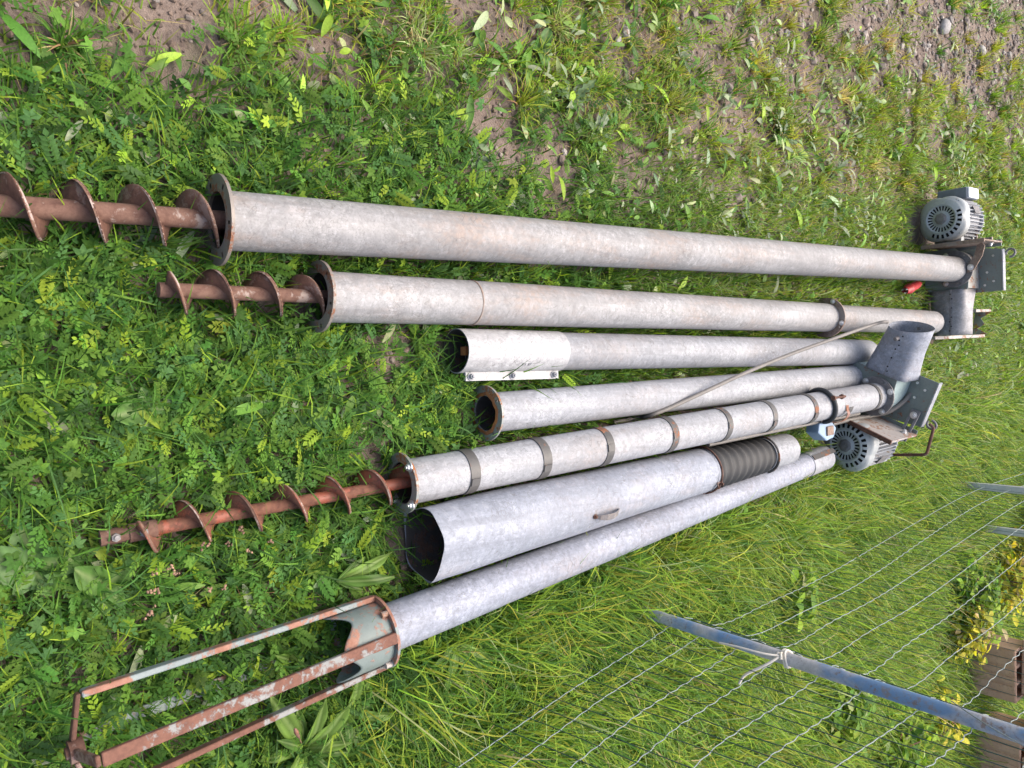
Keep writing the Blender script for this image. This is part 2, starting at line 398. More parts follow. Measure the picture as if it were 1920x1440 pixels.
def screw(root, O, a, t0, t1, pitch, rs, ro, th0, shaft_mat, flight_mat, seed):
    mb = MB(); mb.cyl(O + a * t0, a, t1 - t0, rs, 24); mb.lathe([(t0 - .0005, rs * .62), (t0 + .03, rs * .6), (t0 + .03, 1e-4)], O, a, 20)
    mb.build('shaft', shaft_mat, root)
    mb = MB(); helix(mb, O, a, t0 + .012, t1, pitch, rs, ro, th0, seed=seed); fl = mb.build('screw_flight', flight_mat, root)
    mb = MB(); helix(mb, O, a, t0 + .012, min(t1, .02), pitch, ro * 1.075, ro * .998, th0, thick=.0022, seed=seed); mb.build('worn_edge', 'worn', fl)

# shared discharge head -------------------------------------------------
def motor(root, O, a, c, p, cc, pp, style, with_box, pc):
    """electric motor: fan cover faces the near side (-a); c points away from the chute's opposite side"""
    C0 = O + c * cc + p * pp; rr = .092
    mb = MB(); mb.lathe([(-.055, .074), (.115, .074), (.12, .06), (.135, .045), (.135, 1e-4)], C0, a, 48); mb.cyl(C0 + a * .13, a, .05, .014, 16)
    body = mb.build('motor', 'motor2', root, 'grey electric motor with fan cover and cooling fins')
    # fan cover: rounded square rim tapering to a round slotted front
    seg = 96; e1, e2 = c, p
    def sq(th, k):        # squarish rim
        q = max(abs(math.cos(th + .785)), abs(math.sin(th + .785))); return 1 + k * (q - .854) * .5
    prof = [(-.045, .095, .9), (-.080, .097, .9), (-.086, .096, .8), (-.092, .091, .5), (-.098, .086, .15), (-.102, .083, 0), (-.106, .067, 0), (-.1075, .063, 0), (-.1090, .0605, 0), (-.1065, .0565, 0), (-.104, .054, 0), (-.1015, .036, 0), (-.1015, .033, 0), (-.104, .031, 0), (-.107, .025, 0), (-.107, .0, 0)]
    vs = []; n = len(prof)
    for t, r, k in prof:
        for i in range(seg):
            th = 2 * math.pi * i / seg; q = max(r, 1e-4) * sq(th, k); vs.append(C0 + a * t + e1 * (q * math.cos(th)) + e2 * (q * math.sin(th)))
    fs = []
    for j in range(n - 1):
        for i in range(seg):
            th = 360 * i / seg
            if j == 10 and i % 4 in (0, 1): continue                                    # inner ring of slots
            if j == 5 and i % 4 in (0, 1) and (th - style[0]) % 360 <= style[1]: continue  # outer arc of slots
            i2 = (i + 1) % seg; fs.append((j * seg + i, j * seg + i2, (j + 1) * seg + i2, (j + 1) * seg + i))
    mb = MB(); mb.add(vs, fs, True)
    for k in range(4):
        th = math.pi / 4 + k * math.pi / 2; d = c * math.cos(th) + p * math.sin(th); mb.cyl(C0 - a * .088 + d * .094, -a, .004, .0045, 10)
    fc = mb.build('fan_cover', 'motor', body)
    mb = MB(); mb.lathe([(-.1075, .024), (-.1095, .0225), (-.1095, 1e-4)], C0, a, 32, jit=lambda t, th: .04 * math.sin(7 * th))
    for k in range(9): th = k * .7; mb.box(C0 - a * .110 + c * (.013 * math.cos(th)) + p * (.013 * math.sin(th)), c * .0035, p * .0022, a * .0012)
    mb.build('cast_badge', 'galvd', body)
    mb = MB(); mb.lathe([(-.088, .0), (-.088, .088)], C0, a, 48, False); mb.build('fan_shade_disc', 'dark', body)  # added black disc: paints the shade inside the cover, seen through the slots
    e_ = (c * -.35 + p * .94).normalized(); mb = MB(); mb.box(C0 + a * .03 + e_ * .0965, a * .028, a.cross(e_) * .018, e_ * .0008); mb.build('rating_plate', 'galvd', body)
    mb = MB()
    for k in range(36):
        th = 2 * math.pi * k / 36
        d = c * math.cos(th) + p * math.sin(th); q = a.cross(d)
        rt = rr * sq(th, .7)
        mb.box(C0 + a * .035 + d * ((.072 + rt) / 2), a * .078, d * ((rt - .072) / 2), q * .0016)
    mb.build('cooling_fins', 'motor2', body)
    mb = MB(); mb.lathe([(.108, .05), (.108, .088), (.122, .084), (.126, .05)], C0, a, 48); mb.build('end_bell', 'motor2', body)
    if with_box:
        T = C0 - c * .108 + a * .035 + p * .012
        mb = MB(); mb.box(T, c * .024, a * .055, p * .060); tb = mb.build('terminal_box', 'tbox', body, bevel=.004)
        mb = MB(); mb.box(T + p * .0635, c * .022, a * .050, p * .0035); mb.build('terminal_lid', 'tlid', body, bevel=.002)
    for q in (-.03, .09):
        mb = MB(); mb.box(C0 + c * (.06 + pc - cc) * .5 + a * q, c * ((pc - cc - .06) * .5), a * .014, p * .055); mb.build('motor_foot', 'motor', body, bevel=.002)
    return C0

def head(root, O, a, c, p, rt, look):
    """housing box, front plate with collar, tall back plate, discharge chute, motor plate, motor, hook"""
    P = lambda x, y, t: O + c * x + p * y + a * t
    # front plate
    mb = MB(); pl = [(-.092, -.125), (.090, -.125), (.090, .050), (.0, .062), (-.05, .045), (-.092, .0)]
    mb.prism([P(x, y, .0) for x, y in pl], a * .004); mb.build('front_plate', 'green', root, bevel=.001)
    mb = MB(); ring_plate(mb, O - a * .012, a, rt + .001, rt + .024, .006, [0.4 + k * math.pi / 3 for k in range(6)]); mb.build('collar', look['collar'], root)
    for th in look['bolts']:
        d = c * math.cos(th) + p * math.sin(th); bolt(root, O - a * .012 + d * (rt + .014), -a, .0075, .006)
    # housing with rounded shoulder
    prof = [(.086, -.12), (.086, .052)] + [(.01 - .09 * math.sin(k * .1963) * 1.0, -.02 + .072 * math.cos(k * .1963)) for k in range(9)] + [(-.08, -.12)]
    mb = MB(); mb.prism([P(x, y, .0045) for x, y in prof], a * .1125); mb.build('housing', look['housing'], root, bevel=.002)
    # back plate with folded top edge
    mb = MB(); mb.prism([P(x, y, .118) for x, y in ((-.092, -.13), (.104, -.13), (.104, .142), (-.075, .142), (-.092, .05))], a * .004)
    mb.box(P(.0145, .1435, .129), c * .0895, p * .0015, a * .0145); mb.build('back_plate', 'green', root, bevel=.001)
    mb = MB(); mb.box(P(.0145, .1465, .130), c * .089, p * .0012, a * .0135); mb.build('back_plate_edge', look['edge'], root)
    for x, y in ((.06, .11), (.02, .085), (-.05, .11), (.075, .075)):
        mb = MB(); mb.cyl(P(x, y, .118), -a, .003, .005, 12); mb.build('rivet', 'zinc', root)
    # discharge chute: a short seamed sheet spout
    L0, L1 = .087, look['chute_len']; seg = 48; vs = []; n = 10; C_ = look['chute_c']
    for i in range(n + 1):
        f = i / n; x = L0 + (L1 - L0) * f
        for k in range(seg):
            th = 2 * math.pi * k / seg; ct, st = math.cos(th), math.sin(th)
            q = max(abs(ct), abs(st)); sqr = (1 - f) ** 1.3 * .85
            r1 = look['chute_r'][0] + (look['chute_r'][1] - look['chute_r'][0]) * f
            r = r1 * ((1 - sqr) + sqr * min(1.27, 1 / q)) * (1 + .02 * math.sin(3 * th + 4 * f))
            slant = (look['slant'] * st + look['lip'] * ct) * f
            vs.append(P(x + slant, C_[0] + (C_[1] - C_[0]) * f + r * st, .062 + r * ct * .88))
    fs = [(i * seg + k, i * seg + (k + 1) % seg, (i + 1) * seg + (k + 1) % seg, (i + 1) * seg + k) for i in range(n) for k in range(seg)]
    mb = MB(); mb.add(vs, fs, True); ch = mb.build('discharge_chute', look['chute_mat'], root)
    so_ = ch.modifiers.new('sheet', 'SOLIDIFY'); so_.thickness = .0022; so_.offset = -1
    # folded seam and its spot welds along the side that faces the near end
    ks = int(seg * look['seam']); mb = MB()
    row = [Vector(vs[i * seg + ks]) for i in range(n + 1)]; cen = [P(L0 + (L1 - L0) * i / n, C_[0], .062) for i in range(n + 1)]
    ou = [(r_ - q).normalized() for r_, q in zip(row, cen)]
    mb.strip([r_ + o_ * .0002 for r_, o_ in zip(row, ou)], [o_.cross(c).normalized() * .004 for o_ in ou], [o_ * .0016 for o_ in ou]); mb.build('chute_seam', 'galvd', ch)
    for i in (1, 2, 4, 6, 7, 8, 9):
        mb = MB(); mb.cyl(row[i] + ou[i] * .0018 + ou[i].cross(c) * .003 * (-1) ** i, ou[i], .0012, .003, 8); mb.build('seam_weld', 'dark', ch)
    if look.get('stubs'):
        e = vs[n * seg:]
        for kk, ln in ((0, .03), (24, .03)):
            q = Vector(e[kk]); d = (q - P(L1, C_[1], .062)).normalized(); mb = MB(); mb.cyl(q - c * .025, d, ln * .8, .007, 12); mb.build('chute_pin', 'galvd', ch)
    # motor plate and its arms
    mb = MB(); mb.box(P(-.102, .03, -.005), c * .003, p * .125, a * .10); mb.build('motor_plate', look['mplate'], root, bevel=.001)
    mb = MB(); mb.box(P(-.100, .035, -.108), c * .008, p * .125, a * .0045); mb.build('plate_flange', look['strip'], root, bevel=.001)
    mb = MB(); mb.box(P(-.100, .03, .098), c * .014, p * .12, a * .003); mb.build('plate_flange', 'green', root, bevel=.001)
    motor(root, O, a, c, p, look['mc'][0], look['mc'][1], look['arc'], look['tbox'], look['pc'])
    bolt(root, P(-.0985, .125, .05), c, .008, .007)
    # hook on the back plate
    cen = P(-.055, .168, .13); mb = MB(); mb.sweep([cen + p * (.02 * math.sin(k * .45)) + c * (.018 * math.cos(k * .45)) + a * .002 * k for k in range(12)], .0048, 8); mb.build('hook_ring', 'galvd', root)
    return P

# --- auger with the leftmost, longest tube
p0, p1, ax1, L1_ = axis_of((412, 413, .075), (1790, 505, .14)); RT = .0545
A = thing('grain_auger', (p0.x, p0.y, 0), 'longest dusty galvanised auger with flange, rusty screw and a motor at the gravel side', 'auger')
mo, mi = MB(), MB(); shell(mo, mi, p0, ax1, [(0, RT), (L1_ - .008, RT)], jit=dent(.006, 3)); mo.build('tube', 'galv1', A); mi.build('tube_inside', 'inner', A)
mb = MB(); ring_plate(mb, p0 - ax1 * .006, ax1, RT - .003, .083, .006, [.3 + k * math.pi / 3 for k in range(6)]); mb.build('flange', 'flange', A)
mb = MB(); mb.lathe([(.0005, RT + .004), (.006, RT + .0012)], p0, ax1, 48); mb.build('weld_bead', 'galvd', A)
for t in ():
    mb = MB(); mb.lathe([(t, RT + .0002), (t + .001, RT + .0011), (t + .004, RT + .0011), (t + .005, RT + .0002)], p0, ax1, 56, jit=lambda t_, th: dent(.006, 3)(t, th)); mb.build('tube_seam', 'galvd', A)
screw(A, p0, ax1, -.62, .5, .093, .0175, .0515, 3.0, 'shaft', 'rust', 3)
sv = ax1.cross(Vector((0, 0, 1))).normalized(); uv = sv.cross(ax1)
lookA = dict(collar='galvd', bolts=(1.45, -.5, 3.6), housing='greenl', edge='galv4', chute_mat='galvm', chute_len=.287, chute_c=(-.035, -.043), chute_r=(.078, .079), slant=0, lip=0, seam=.47, mplate='brkt', strip='brkt', mc=(-.212, -.008), arc=(-35, 150), tbox=True, pc=-.105)
PA = head(A, p1, ax1, sv, uv, RT, lookA)
mb = MB(); mb.prism([PA(x, y, -.02) for x, y in ((-.012, .062), (.022, .056), (.012, .085), (-.045, .118), (-.085, .128), (-.1, .118), (-.092, .1), (-.05, .085))], ax1 * .006); mb.build('brace_arm', 'brkt', A, bevel=.001)
mb = MB(); mb.box(PA(-.135, .05, .10), sv * .03, uv * .006, ax1 * .004); mb.box(PA(-.125, .0, .115), sv * .006, uv * .11, ax1 * .006); mb.build('frame_bar', 'brkt', A, bevel=.001)
bolt(A, PA(-.0, .071, -.02), -ax1, .009, .008)
KEEP += [(p0, p1, RT), (PA(-.2, 0, -.08), PA(-.2, 0, .12), .10), (PA(.09, 0, .06), PA(.27, 0, .06), .07), (PA(0, 0, 0), PA(0, 0, .12), .09)]
KSCREW = [(p0 - ax1 * .62, p0, .045)]

# --- second auger with flange half way and an open far end
p0, p1, ax, L = axis_of((600, 556, .064), (1748, 604, .06)); RT = .0515
B = thing('grain_auger', (p0.x, p0.y, 0), 'scuffed galvanised auger with short rusty screw stub and a second flange near its far end', 'auger')
pm = spot(1548, 594, .06); tm = (pm - p0).dot(ax)
mo, mi = MB(), MB(); shell(mo, mi, p0, ax, [(0, RT), (tm, RT)], jit=dent(.006, 5)); mo.build('tube', 'galv2', B); mi.build('tube_inside', 'inner', B)
mo, mi = MB(), MB(); shell(mo, mi, p0, ax, [(tm + .008, RT - .002), (L, RT - .002)], jit=dent(.006, 6)); mo.build('tube', 'galv1', B); mi.build('tube_inside', 'inner', B)
mb = MB(); ring_plate(mb, p0 - ax * .006, ax, RT - .004, .072, .006, [.2 + k * math.pi / 3 for k in range(6)]); mb.build('flange', 'flange', B)
mb = MB(); ring_plate(mb, p0 + ax * tm, ax, RT - .004, .072, .0035, [.9 + k * math.pi / 2 for k in range(4)]); ring_plate(mb, p0 + ax * (tm + .005), ax, RT - .006, .0715, .0035, [.9 + k * math.pi / 2 for k in range(4)]); mb.build('flange', 'brkt', B)
for th in (1.2, 2.7): 
    a_, s_, u_ = perp(ax); bolt(B, p0 + ax * tm + (s_ * math.cos(th) + u_ * math.sin(th)) * .063, -ax, .006, .006)
mb = MB(); mb.lathe([(.0005, RT + .004), (.006, RT + .0012)], p0, ax, 48); mb.build('weld_bead', 'galvd', B)
for t in (.372,):
    mb = MB(); mb.lathe([(t, RT), (t + .0008, RT + .0016), (t + .004, RT + .0016), (t + .005, RT)], p0, ax, 56); mb.build('tube_seam', 'brkt', B)
screw(B, p0, ax, -.305, .45, .088, .0135, .0425, 2.4, 'shaft', 'rust', 5)
# open trough at the far end: two side rails and a notched end plate
s_ = ax.cross(Vector((0, 0, 1))).normalized(); zz = Vector((0, 0, 1))
ra, rb = spot(1745, 634, .045), spot(1838, 630, .045)
mb = MB(); mb.strip([ra, rb], s_ * .007, zz * .02); mb.build('trough_rail', 'plate', B, bevel=.001)
rc, rd = spot(1822, 583, .045), spot(1850, 583, .045)
mb = MB(); mb.strip([rc, rd], s_ * .007, zz * .02); mb.build('trough_rail', 'plate', B, bevel=.001)
q0, q1 = spot(1828, 586, .03), spot(1822, 628, .03); d = (q1 - q0); mb = MB()
mb.prism([q0, q0 + zz * .075, q0 + d * .28 + zz * .03, q0 + d * .55 + zz * .05, q0 + d * .72 + zz * .02, q0 + d + zz * .07, q1], ax * .003); mb.build('notched_end_plate', 'flangeg', B, bevel=.0005)
KEEP += [(p0, p1, RT)]; KSCREW += [(p0 - ax * .305, p0, .04)]

# --- plain tube with bright clamp sleeve
p0, p1, ax, L = axis_of((855, 658, .053), (1627, 660.5, .052)); RT = .0485
Cc = thing('conveyor_tube', (p0.x, p0.y, 0), 'plain galvanised tube with bright bolted clamp sleeve on its near end', 'tube')
mo, mi = MB(), MB(); shell(mo, mi, p0, ax, [(.06, RT), (L - .03, RT), (L - .008, RT * .985), (L, RT * .93)], jit=dent(.004, 8)); mo.build('tube', 'galv3', Cc); mi.build('tube_inside', 'inner', Cc)
mb = MB(); mb.lathe([(L - .001, RT * .93), (L + .0005, RT * .6), (L + .0005, 1e-4)], p0, ax, 40); mb.build('end_cap', 'plate', Cc)
mo, mi = MB(), MB(); SL = .315; RS = RT + .003; shell(mo, mi, p0, ax, [(0, RS), (SL, RS)], jit=dent(.008, 12, 5)); sleeve = mo.build('clamp_sleeve', 'alu', Cc); mi.build('sleeve_inside', 'inner', Cc)
s_ = ax.cross(Vector((0, 0, 1))).normalized(); u_ = s_.cross(ax)
mb = MB(); cb = p0 + s_ * (RS + .008) + u_ * .012
mb.box(cb + ax * (SL * .5 + .004), s_ * .0105, u_ * .0018, ax * (SL * .5 - .012)); mb.build('clamp_lip', 'alu', Cc, bevel=.0005)
mb = MB(); mb.box(cb + ax * (SL * .5 + .004) - u_ * .0045, s_ * .009, u_ * .0018, ax * (SL * .5 - .012)); mb.build('clamp_lip', 'alu', Cc, bevel=.0005)
for t in (.03, .155, .29): bolt(Cc, cb + ax * t + u_ * .002, u_, .0065, .008, 'galv4')
mb = MB(); mb.cyl(p0 + ax * .035, ax, .3, .009, 14); mb.box(p0 + ax * .032, s_ * .010, u_ * .010, ax * .012); mb.build('rusty_shaft', 'orust', Cc)
mb = MB()   # small pencilled marks on the sleeve
for i, st in enumerate(([(0, 0, 0, 1), (.6, 0, .6, 1), (0, .5, .6, .5)], [(0, 0, .4, 1), (.4, 1, .7, 0), (.15, .4, .6, .4)], [(0, .35, .8, .35), (0, .7, .8, .7), (.25, 0, .25, 1), (.55, 0, .55, 1)], [(0, 0, 0, 1), (0, 1, .5, .8), (.5, .8, 0, .5)])):
    for (x0, y0, x1, y1) in st:
        pts = []
        for f in (0, .5, 1):
            x = x0 + (x1 - x0) * f; y = y0 + (y1 - y0) * f
            th = .95 - (.008 * (1 - y)) / RS; tt = .165 + (i * 1.05 + (0.35 if i > 1 else 0)) * .0075 + x * .0055
            pts.append(p0 + ax * tt + (s_ * math.cos(th) + u_ * math.sin(th)) * (RS * 1.006))
        mb.sweep(pts, .0004, 4)
mb.build('pencil_mark', 'ink', sleeve)
KEEP += [(p0, p1, RT)]

# --- short tube with rusty flange
p0, p1, ax, L = axis_of((912, 774.5, .057), (1598, 707.5, .055)); RT = .0475
D = thing('conveyor_tube', (p0.x, p0.y, 0), 'clean galvanised tube with orange-rusted flange mouth between the sleeve tube and banded auger', 'tube')
mo, mi = MB(), MB(); shell(mo, mi, p0, ax, [(0, RT), (L, RT)], jit=dent(.005, 15)); mo.build('tube', 'galv4', D); mi.build('tube_inside', 'inner', D)
mb = MB(); ring_plate(mb, p0 - ax * .005, ax, RT - .006, .066, .005, [.6 + k * math.pi / 2 for k in range(4)]); mb.build('flange', 'flangeg', D)
mb = MB(); mb.lathe([(-.0065, RT - .0058), (-.0068, RT + .001), (-.0056, RT + .003)], p0, ax, 56, jit=lambda t, th: .03 * math.sin(5 * th) + .02 * math.sin(11 * th + 1)); mb.build('flange_rust_lip', 'orust', D)
mb = MB(); mb.cyl(p0 + ax * .07, ax, .5, .011, 14); mb.box(p0 + ax * .075, ax.cross(Vector((0, 0, 1))) * .012, Vector((0, 0, .012)), ax * .012); mb.build('rusty_shaft', 'orust', D)
mb = MB(); a_, s_, u_ = perp(ax); mb.prism([p1 + (s_ * math.cos(t) + u_ * math.sin(t)) * (RT + .0015) - ax * (.03 * (1 - abs(t - .9) / .5)) for t in (.4, .65, .9, 1.15, 1.4)], ax * .004); mb.build('peeling_tape', 'orust', D)
KEEP += [(p0, p1, RT)]

# --- auger wrapped with steel bands, with motor
p0, p1, ax, L = axis_of((757, 905, .064), (1642, 742, .15)); RT = .0495
E = thing('grain_auger', (p0.x, p0.y, 0), 'galvanised auger wrapped with dark steel bands, motor and spout at its far end', 'auger')
mo, mi = MB(), MB(); shell(mo, mi, p0, ax, [(0, RT), (L - .008, RT)], jit=dent(.005, 21)); mo.build('tube', 'galv5', E); mi.build('tube_inside', 'inner', E)
a_, s_, u_ = perp(ax)
mb = MB(); ring_plate(mb, p0 - ax * .006, ax, RT - .004, .066, .006, [.7 + k * math.pi / 2 for k in range(4)]); mb.build('flange', 'flangeg', E)
for th in (2.3, -.75, .75): bolt(E, p0 - ax * .006 + (s_ * math.cos(th) + u_ * math.sin(th)) * .0585, -ax, .0075, .006)
def t_at(x, y): return min((((p0 + ax * t) - spot(x, y, (p0 + ax * t).z)).length, t) for t in np.linspace(0, L, 400))[1]
for i, (x, y, wd) in enumerate(((868, 886, .013), (1004, 862, .013), (1121, 840, .012), (1243, 817, .012), (1344, 799, .011), (1429, 783, .011), (1506, 768, .011), (1626, 747, .009))):
    t = t_at(x, y); tl = random.uniform(-.09, .09)
    vs = []; fs = []; sg = 56
    for k in range(sg + 1):
        th = 2 * math.pi * k / sg; d = s_ * math.cos(th) + u_ * math.sin(th); sh = tl * RT * math.cos(th + .5)
        for tt, rr in ((t - wd, RT * 1.004 + .0004), (t - wd, RT + .0022), (t + wd, RT + .0022), (t + wd, RT * 1.004 + .0004)): vs.append(p0 + ax * (tt + sh) + d * rr)
    for k in range(sg):
        for q in range(3): fs.append((4 * k + q, 4 * k + q + 1, 4 * k + 5 + q, 4 * k + 4 + q))
    mb = MB(); mb.add(vs, fs, False); mb.build('steel_band', 'strap', E)
    th = random.choice((1.2, 2.0, 1.6)); d = s_ * math.cos(th) + u_ * math.sin(th); mb = MB(); mb.box(p0 + ax * t + d * (RT + .003), ax * (wd * .85), ax.cross(d) * .009, d * .0013); mb.build('band_buckle', 'strap', E)
screw(E, p0, ax, -.545, .45, .0925, .0125, .043, 2.2, 'redrust', 'redrust', 9)
tip = p0 - ax * .545
mb = MB(); mb.cyl(tip - ax * .045, ax, .06, .0145, 6); mb.cyl(tip + ax * .0, ax, .045, .0165, 16); hub = mb.build('screw_tip_coupling', 'shaft', E)
for t in (-.022, .022): 
    mb = MB(); mb.cyl(tip + ax * t + u_ * .0125, u_ * .9 - ax * .1, .008, .0075, 6); mb.cyl(tip + ax * t + u_ * .0165, u_, .008, .004, 10); mb.build('coupling_bolt', 'galvd', hub)
# thick black hose ring, strap, carriage bolt, blue switch box, conduit
t = t_at(1540, 767); mb = MB(); mb.sweep([p0 + ax * (t + .012 * math.cos(k * .196 + .6)) + (s_ * math.cos(k * .196) + u_ * math.sin(k * .196)) * (RT + .008 + (.01 if k > 24 else 0)) for k in range(33)], .0075, 10); mb.build('rubber_ring', 'rubber', E)
q = p0 + ax * (t - .0) + (s_ * math.cos(2.1) + u_ * math.sin(2.1)) * (RT + .012); mb = MB(); mb.cyl(q - ax * .035 + u_ * .012, ax * .98 + u_ * .1, .065, .004, 10); mb.cyl(q - ax * .035 + u_ * .012, ax, .007, .009, 6); mb.cyl(q + ax * .012 + u_ * .014, ax, .008, .009, 6); mb.build('rusty_bolt', 'rust', E)
t = t_at(1563, 763); pts = []; wd = []; ex = []
for k in range(15):
    th = 1.5 - k * .17; d = s_ * math.cos(th) + u_ * math.sin(th); lift = .001 + (.018 if 2 < k < 9 else .004) * math.sin(max(0, min(1, (k - 1) / 9)) * math.pi); pts.append(p0 + ax * (t + .012 * math.sin(k * .5) - .002 * k) + d * (RT + lift)); wd.append(ax * .008); ex.append(d * .0018)
mb = MB(); mb.strip(pts, wd, ex); mb.build('leather_strap', 'leather', E)
mb = MB(); mb.strip([p0 + ax * (t + .035) + (s_ * math.cos(1.3 - k * .2) + u_ * math.sin(1.3 - k * .2)) * (RT + .0006) for k in range(10)], ax * .012, Vector((0, 0, .0012))); mb.build('tape_patch', 'strap', E)
bx_ = p0 + ax * (t - .05) + s_ * (RT + .03) - u_ * .012
mb = MB(); mb.prism([bx_ + ax * x + s_ * y + u_ * .012 for x, y in ((-.04, -.02), (.035, -.02), (.065, .008), (.045, .040), (.0, .046), (-.05, .012))], u_ * -.05); sw = mb.build('switch_box', 'blue', E, 'pale blue plastic switch box', bevel=.004)
mb = MB(); mb.box(bx_ + ax * .018 + s_ * .012 + u_ * .014, ax * .02, s_ * .016, u_ * .004); mb.build('switch_window', 'brkt', sw, bevel=.002)
mb = MB(); mb.sweep([p0 + ax * (L * f) + (s_ * math.cos(-.25) + u_ * math.sin(-.25)) * (RT + .008) for f in (.52, .62, .72, .8, .88, .95)] , .0075, 10); mb.build('conduit', 'cable', E)
c_ = (s_ * -.915 + u_ * .40).normalized(); pv = (s_ * .40 + u_ * .915).normalized()
lookB = dict(collar='galvd', bolts=(.9, 2.3, -.9, 3.9), housing='teal', edge='galv4', chute_mat='galv6', chute_len=.272, chute_c=(-.004, .002), chute_r=(.079, .073), slant=.012, lip=.014, seam=.49, stubs=True, mplate='plate', strip='rust', mc=(-.19, .008), arc=(-50, 205), tbox=False, pc=-.105)
PB = head(E, p1, ax, c_, pv, RT, lookB)
mb = MB(); P0_ = PB(-.028, .112, .110); P1_ = PB(-.128, .118, .070); dd = (P1_ - P0_); dn = dd.normalized(); wv = dn.cross(ax).normalized()
for sgn in (-1, 1): mb.box((P0_ + P1_) / 2 + wv * .013 * sgn, dd * .5, wv * .005, ax * .003)
for q in (P0_, P1_): mb.box(q, dn * .008, wv * .018, ax * .0032)
mb.build('slotted_bar', 'galvd', E, bevel=.0015); bolt(E, P0_ + dn * .012 - ax * .004, -ax, .009, .007); bolt(E, P1_ - ax * .004, -ax, .008, .006)
mb = MB(); mb.sweep([PB(-.050, .17, .12), PB(-.06, .185, .128), PB(-.085, .19, .125), PB(-.155, .200, .122), PB(-.165, .196, .122), PB(-.17, .188, .122), PB(-.226, .084, .12), PB(-.255, .03, .12)], .0058, 8); mb.build('crank_rod', 'rust', E)
pts = [PB(-.075, .0, -.06), PB(-.078, -.05, -.02), PB(-.07, .02, .03), PB(-.01, .08, .045), PB(.05, .098, .05), PB(.10, .09, .05), PB(.15, .085, .055), PB(.19, .09, .06)]
def smooth(pts, n=6):
    pts = [Vector(q) for q in pts]; out = []
    for i in range(len(pts) - 1):
        a0, b0, c0, d0 = pts[max(i - 1, 0)], pts[i], pts[i + 1], pts[min(i + 2, len(pts) - 1)]
        for k in range(n):
            t = k / n; out.append(.5 * ((2 * b0) + (c0 - a0) * t + (2 * a0 - 5 * b0 + 4 * c0 - d0) * t * t + (3 * b0 - a0 - 3 * c0 + d0) * t ** 3))
    return out + [pts[-1]]
cpts = [spot(1640, 778, .13), spot(1668, 771, .17), spot(1700, 747, .215), spot(1718, 715, .235), spot(1722, 690, .24), spot(1720, 668, .23)]
mb = MB(); mb.sweep(smooth([spot(1560, 795, .08), spot(1600, 785, .10)] + cpts), .0085, 10); mb.build('motor_cable', 'cable', E)
KEEP += [(p0, p0 + ax * L * .75, RT), (PB(-.19, 0, -.08), PB(-.19, 0, .1), .10), (PB(0, 0, 0), PB(0, 0, .1), .08)]; KSCREW += [(tip - ax * .04, p0, .04)]

# --- loose power cable from the spout down between the tubes
cb_ = bpy.data.objects
mb = MB(); mb.sweep(smooth([spot(1664, 604, .22), spot(1655, 604, .215), spot(1630, 611, .19), spot(1560, 636, .165), spot(1480, 665, .15), spot(1400, 698, .135), spot(1320, 735, .12), spot(1262, 762, .10), spot(1230, 775, .085), spot(1212, 781, .06), spot(1195, 784, .03), spot(1150, 792, .014)]), .0062, 10)
tag(mb.build('power_cable', 'cable'), 'grey power cable running from the raised spout across two tubes', 'cable')

# --- wide dented duct with corrugated hose
p0, p1, ax, L = axis_of((795, 1020, .086), (1316, 881, .073)); a_, s_, u_ = perp(ax)
G = thing('sheet_metal_duct', (p0.x, p0.y, 0), 'widest dented sheet metal duct with torn mouth and black corrugated hose', 'duct')
def jd(t, th):
    d = .012 * math.sin(t * 5 + th * 2) + .008 * math.sin(t * 13 + 3 * th + 1) + math.exp(-(t / .16) ** 2) * (.05 * math.cos(2 * th + .7) - .05 * math.cos(4 * th + .9) + .03 * math.sin(5 * th))
    d += -.05 * math.exp(-((t - .02) / .07) ** 2) * max(0, math.sin(2 * th + .9)) ** 4 - .04 * math.exp(-((t - .35) / .1) ** 2) * max(0, math.sin(th - .2)) ** 6
    return d
mo, mi = MB(), MB(); shell(mo, mi, p0, ax, [(0, .081), (.3, .0775), (L, .0675)], jit=jd, wall=.0015); du = mo.build('duct', 'galv6', G); mi.build('duct_inside', 'inner', G)
# ragged mouth
mb = MB(); vs = []; fs = []
for k in range(57):
    th = 2 * math.pi * k / 56; d = s_ * math.cos(th) + u_ * math.sin(th); rr = .081 * (1 + jd(0, th)); rag = .012 * max(0, math.sin(th * 2 + .4)) ** 3 + .003 * math.sin(th * 3 + 1) ** 2
    vs += [p0 + d * rr + ax * .0005, p0 + d * rr * .995 - ax * rag]
for k in range(56): fs.append((2 * k, 2 * k + 1, 2 * k + 3, 2 * k + 2))
mb.add(vs, fs, True); mb.build('torn_lip', 'galv6', G)
h0, h1 = p0 + ax * (L - .012), spot(1432, 852, .064); hx = (h1 - h0).normalized(); HL = (h1 - h0).length
mb = MB(); prof = []; nr = 9
for k in range(nr * 8 + 1): f = k / (nr * 8); prof.append((HL * f, (.069 - .010 * f) - .0085 * (.5 - .5 * math.cos(2 * math.pi * nr * f)) ** .8))
mb.lathe(prof, h0, hx, 48); mb.build('corrugated_hose', 'hose', G)
for t in (.014, HL - .008):
    mb = MB(); r_ = .0715 - .010 * t / HL; a2, s2, u2 = perp(hx); mb.sweep([h0 + hx * (t + .004 * math.sin(k * .4)) + (s2 * math.cos(k * .2) + u2 * math.sin(k * .2)) * r_ for k in range(33)], .0028, 7); mb.build('wire_clamp', 'rust' if t < .02 else 'strap', G)
a2, s2, u2 = perp(hx); 
for th in (.95, -.05):
    kp = h0 + hx * .012 + (s2 * math.cos(th) + u2 * math.sin(th)) * .073; mb = MB(); mb.sweep([kp + Vector((random.uniform(-.012, .012), random.uniform(-.016, .016), random.uniform(-.003, .012))) for _ in range(7)], .0027, 6); mb.build('wire_knot', 'rust', G)
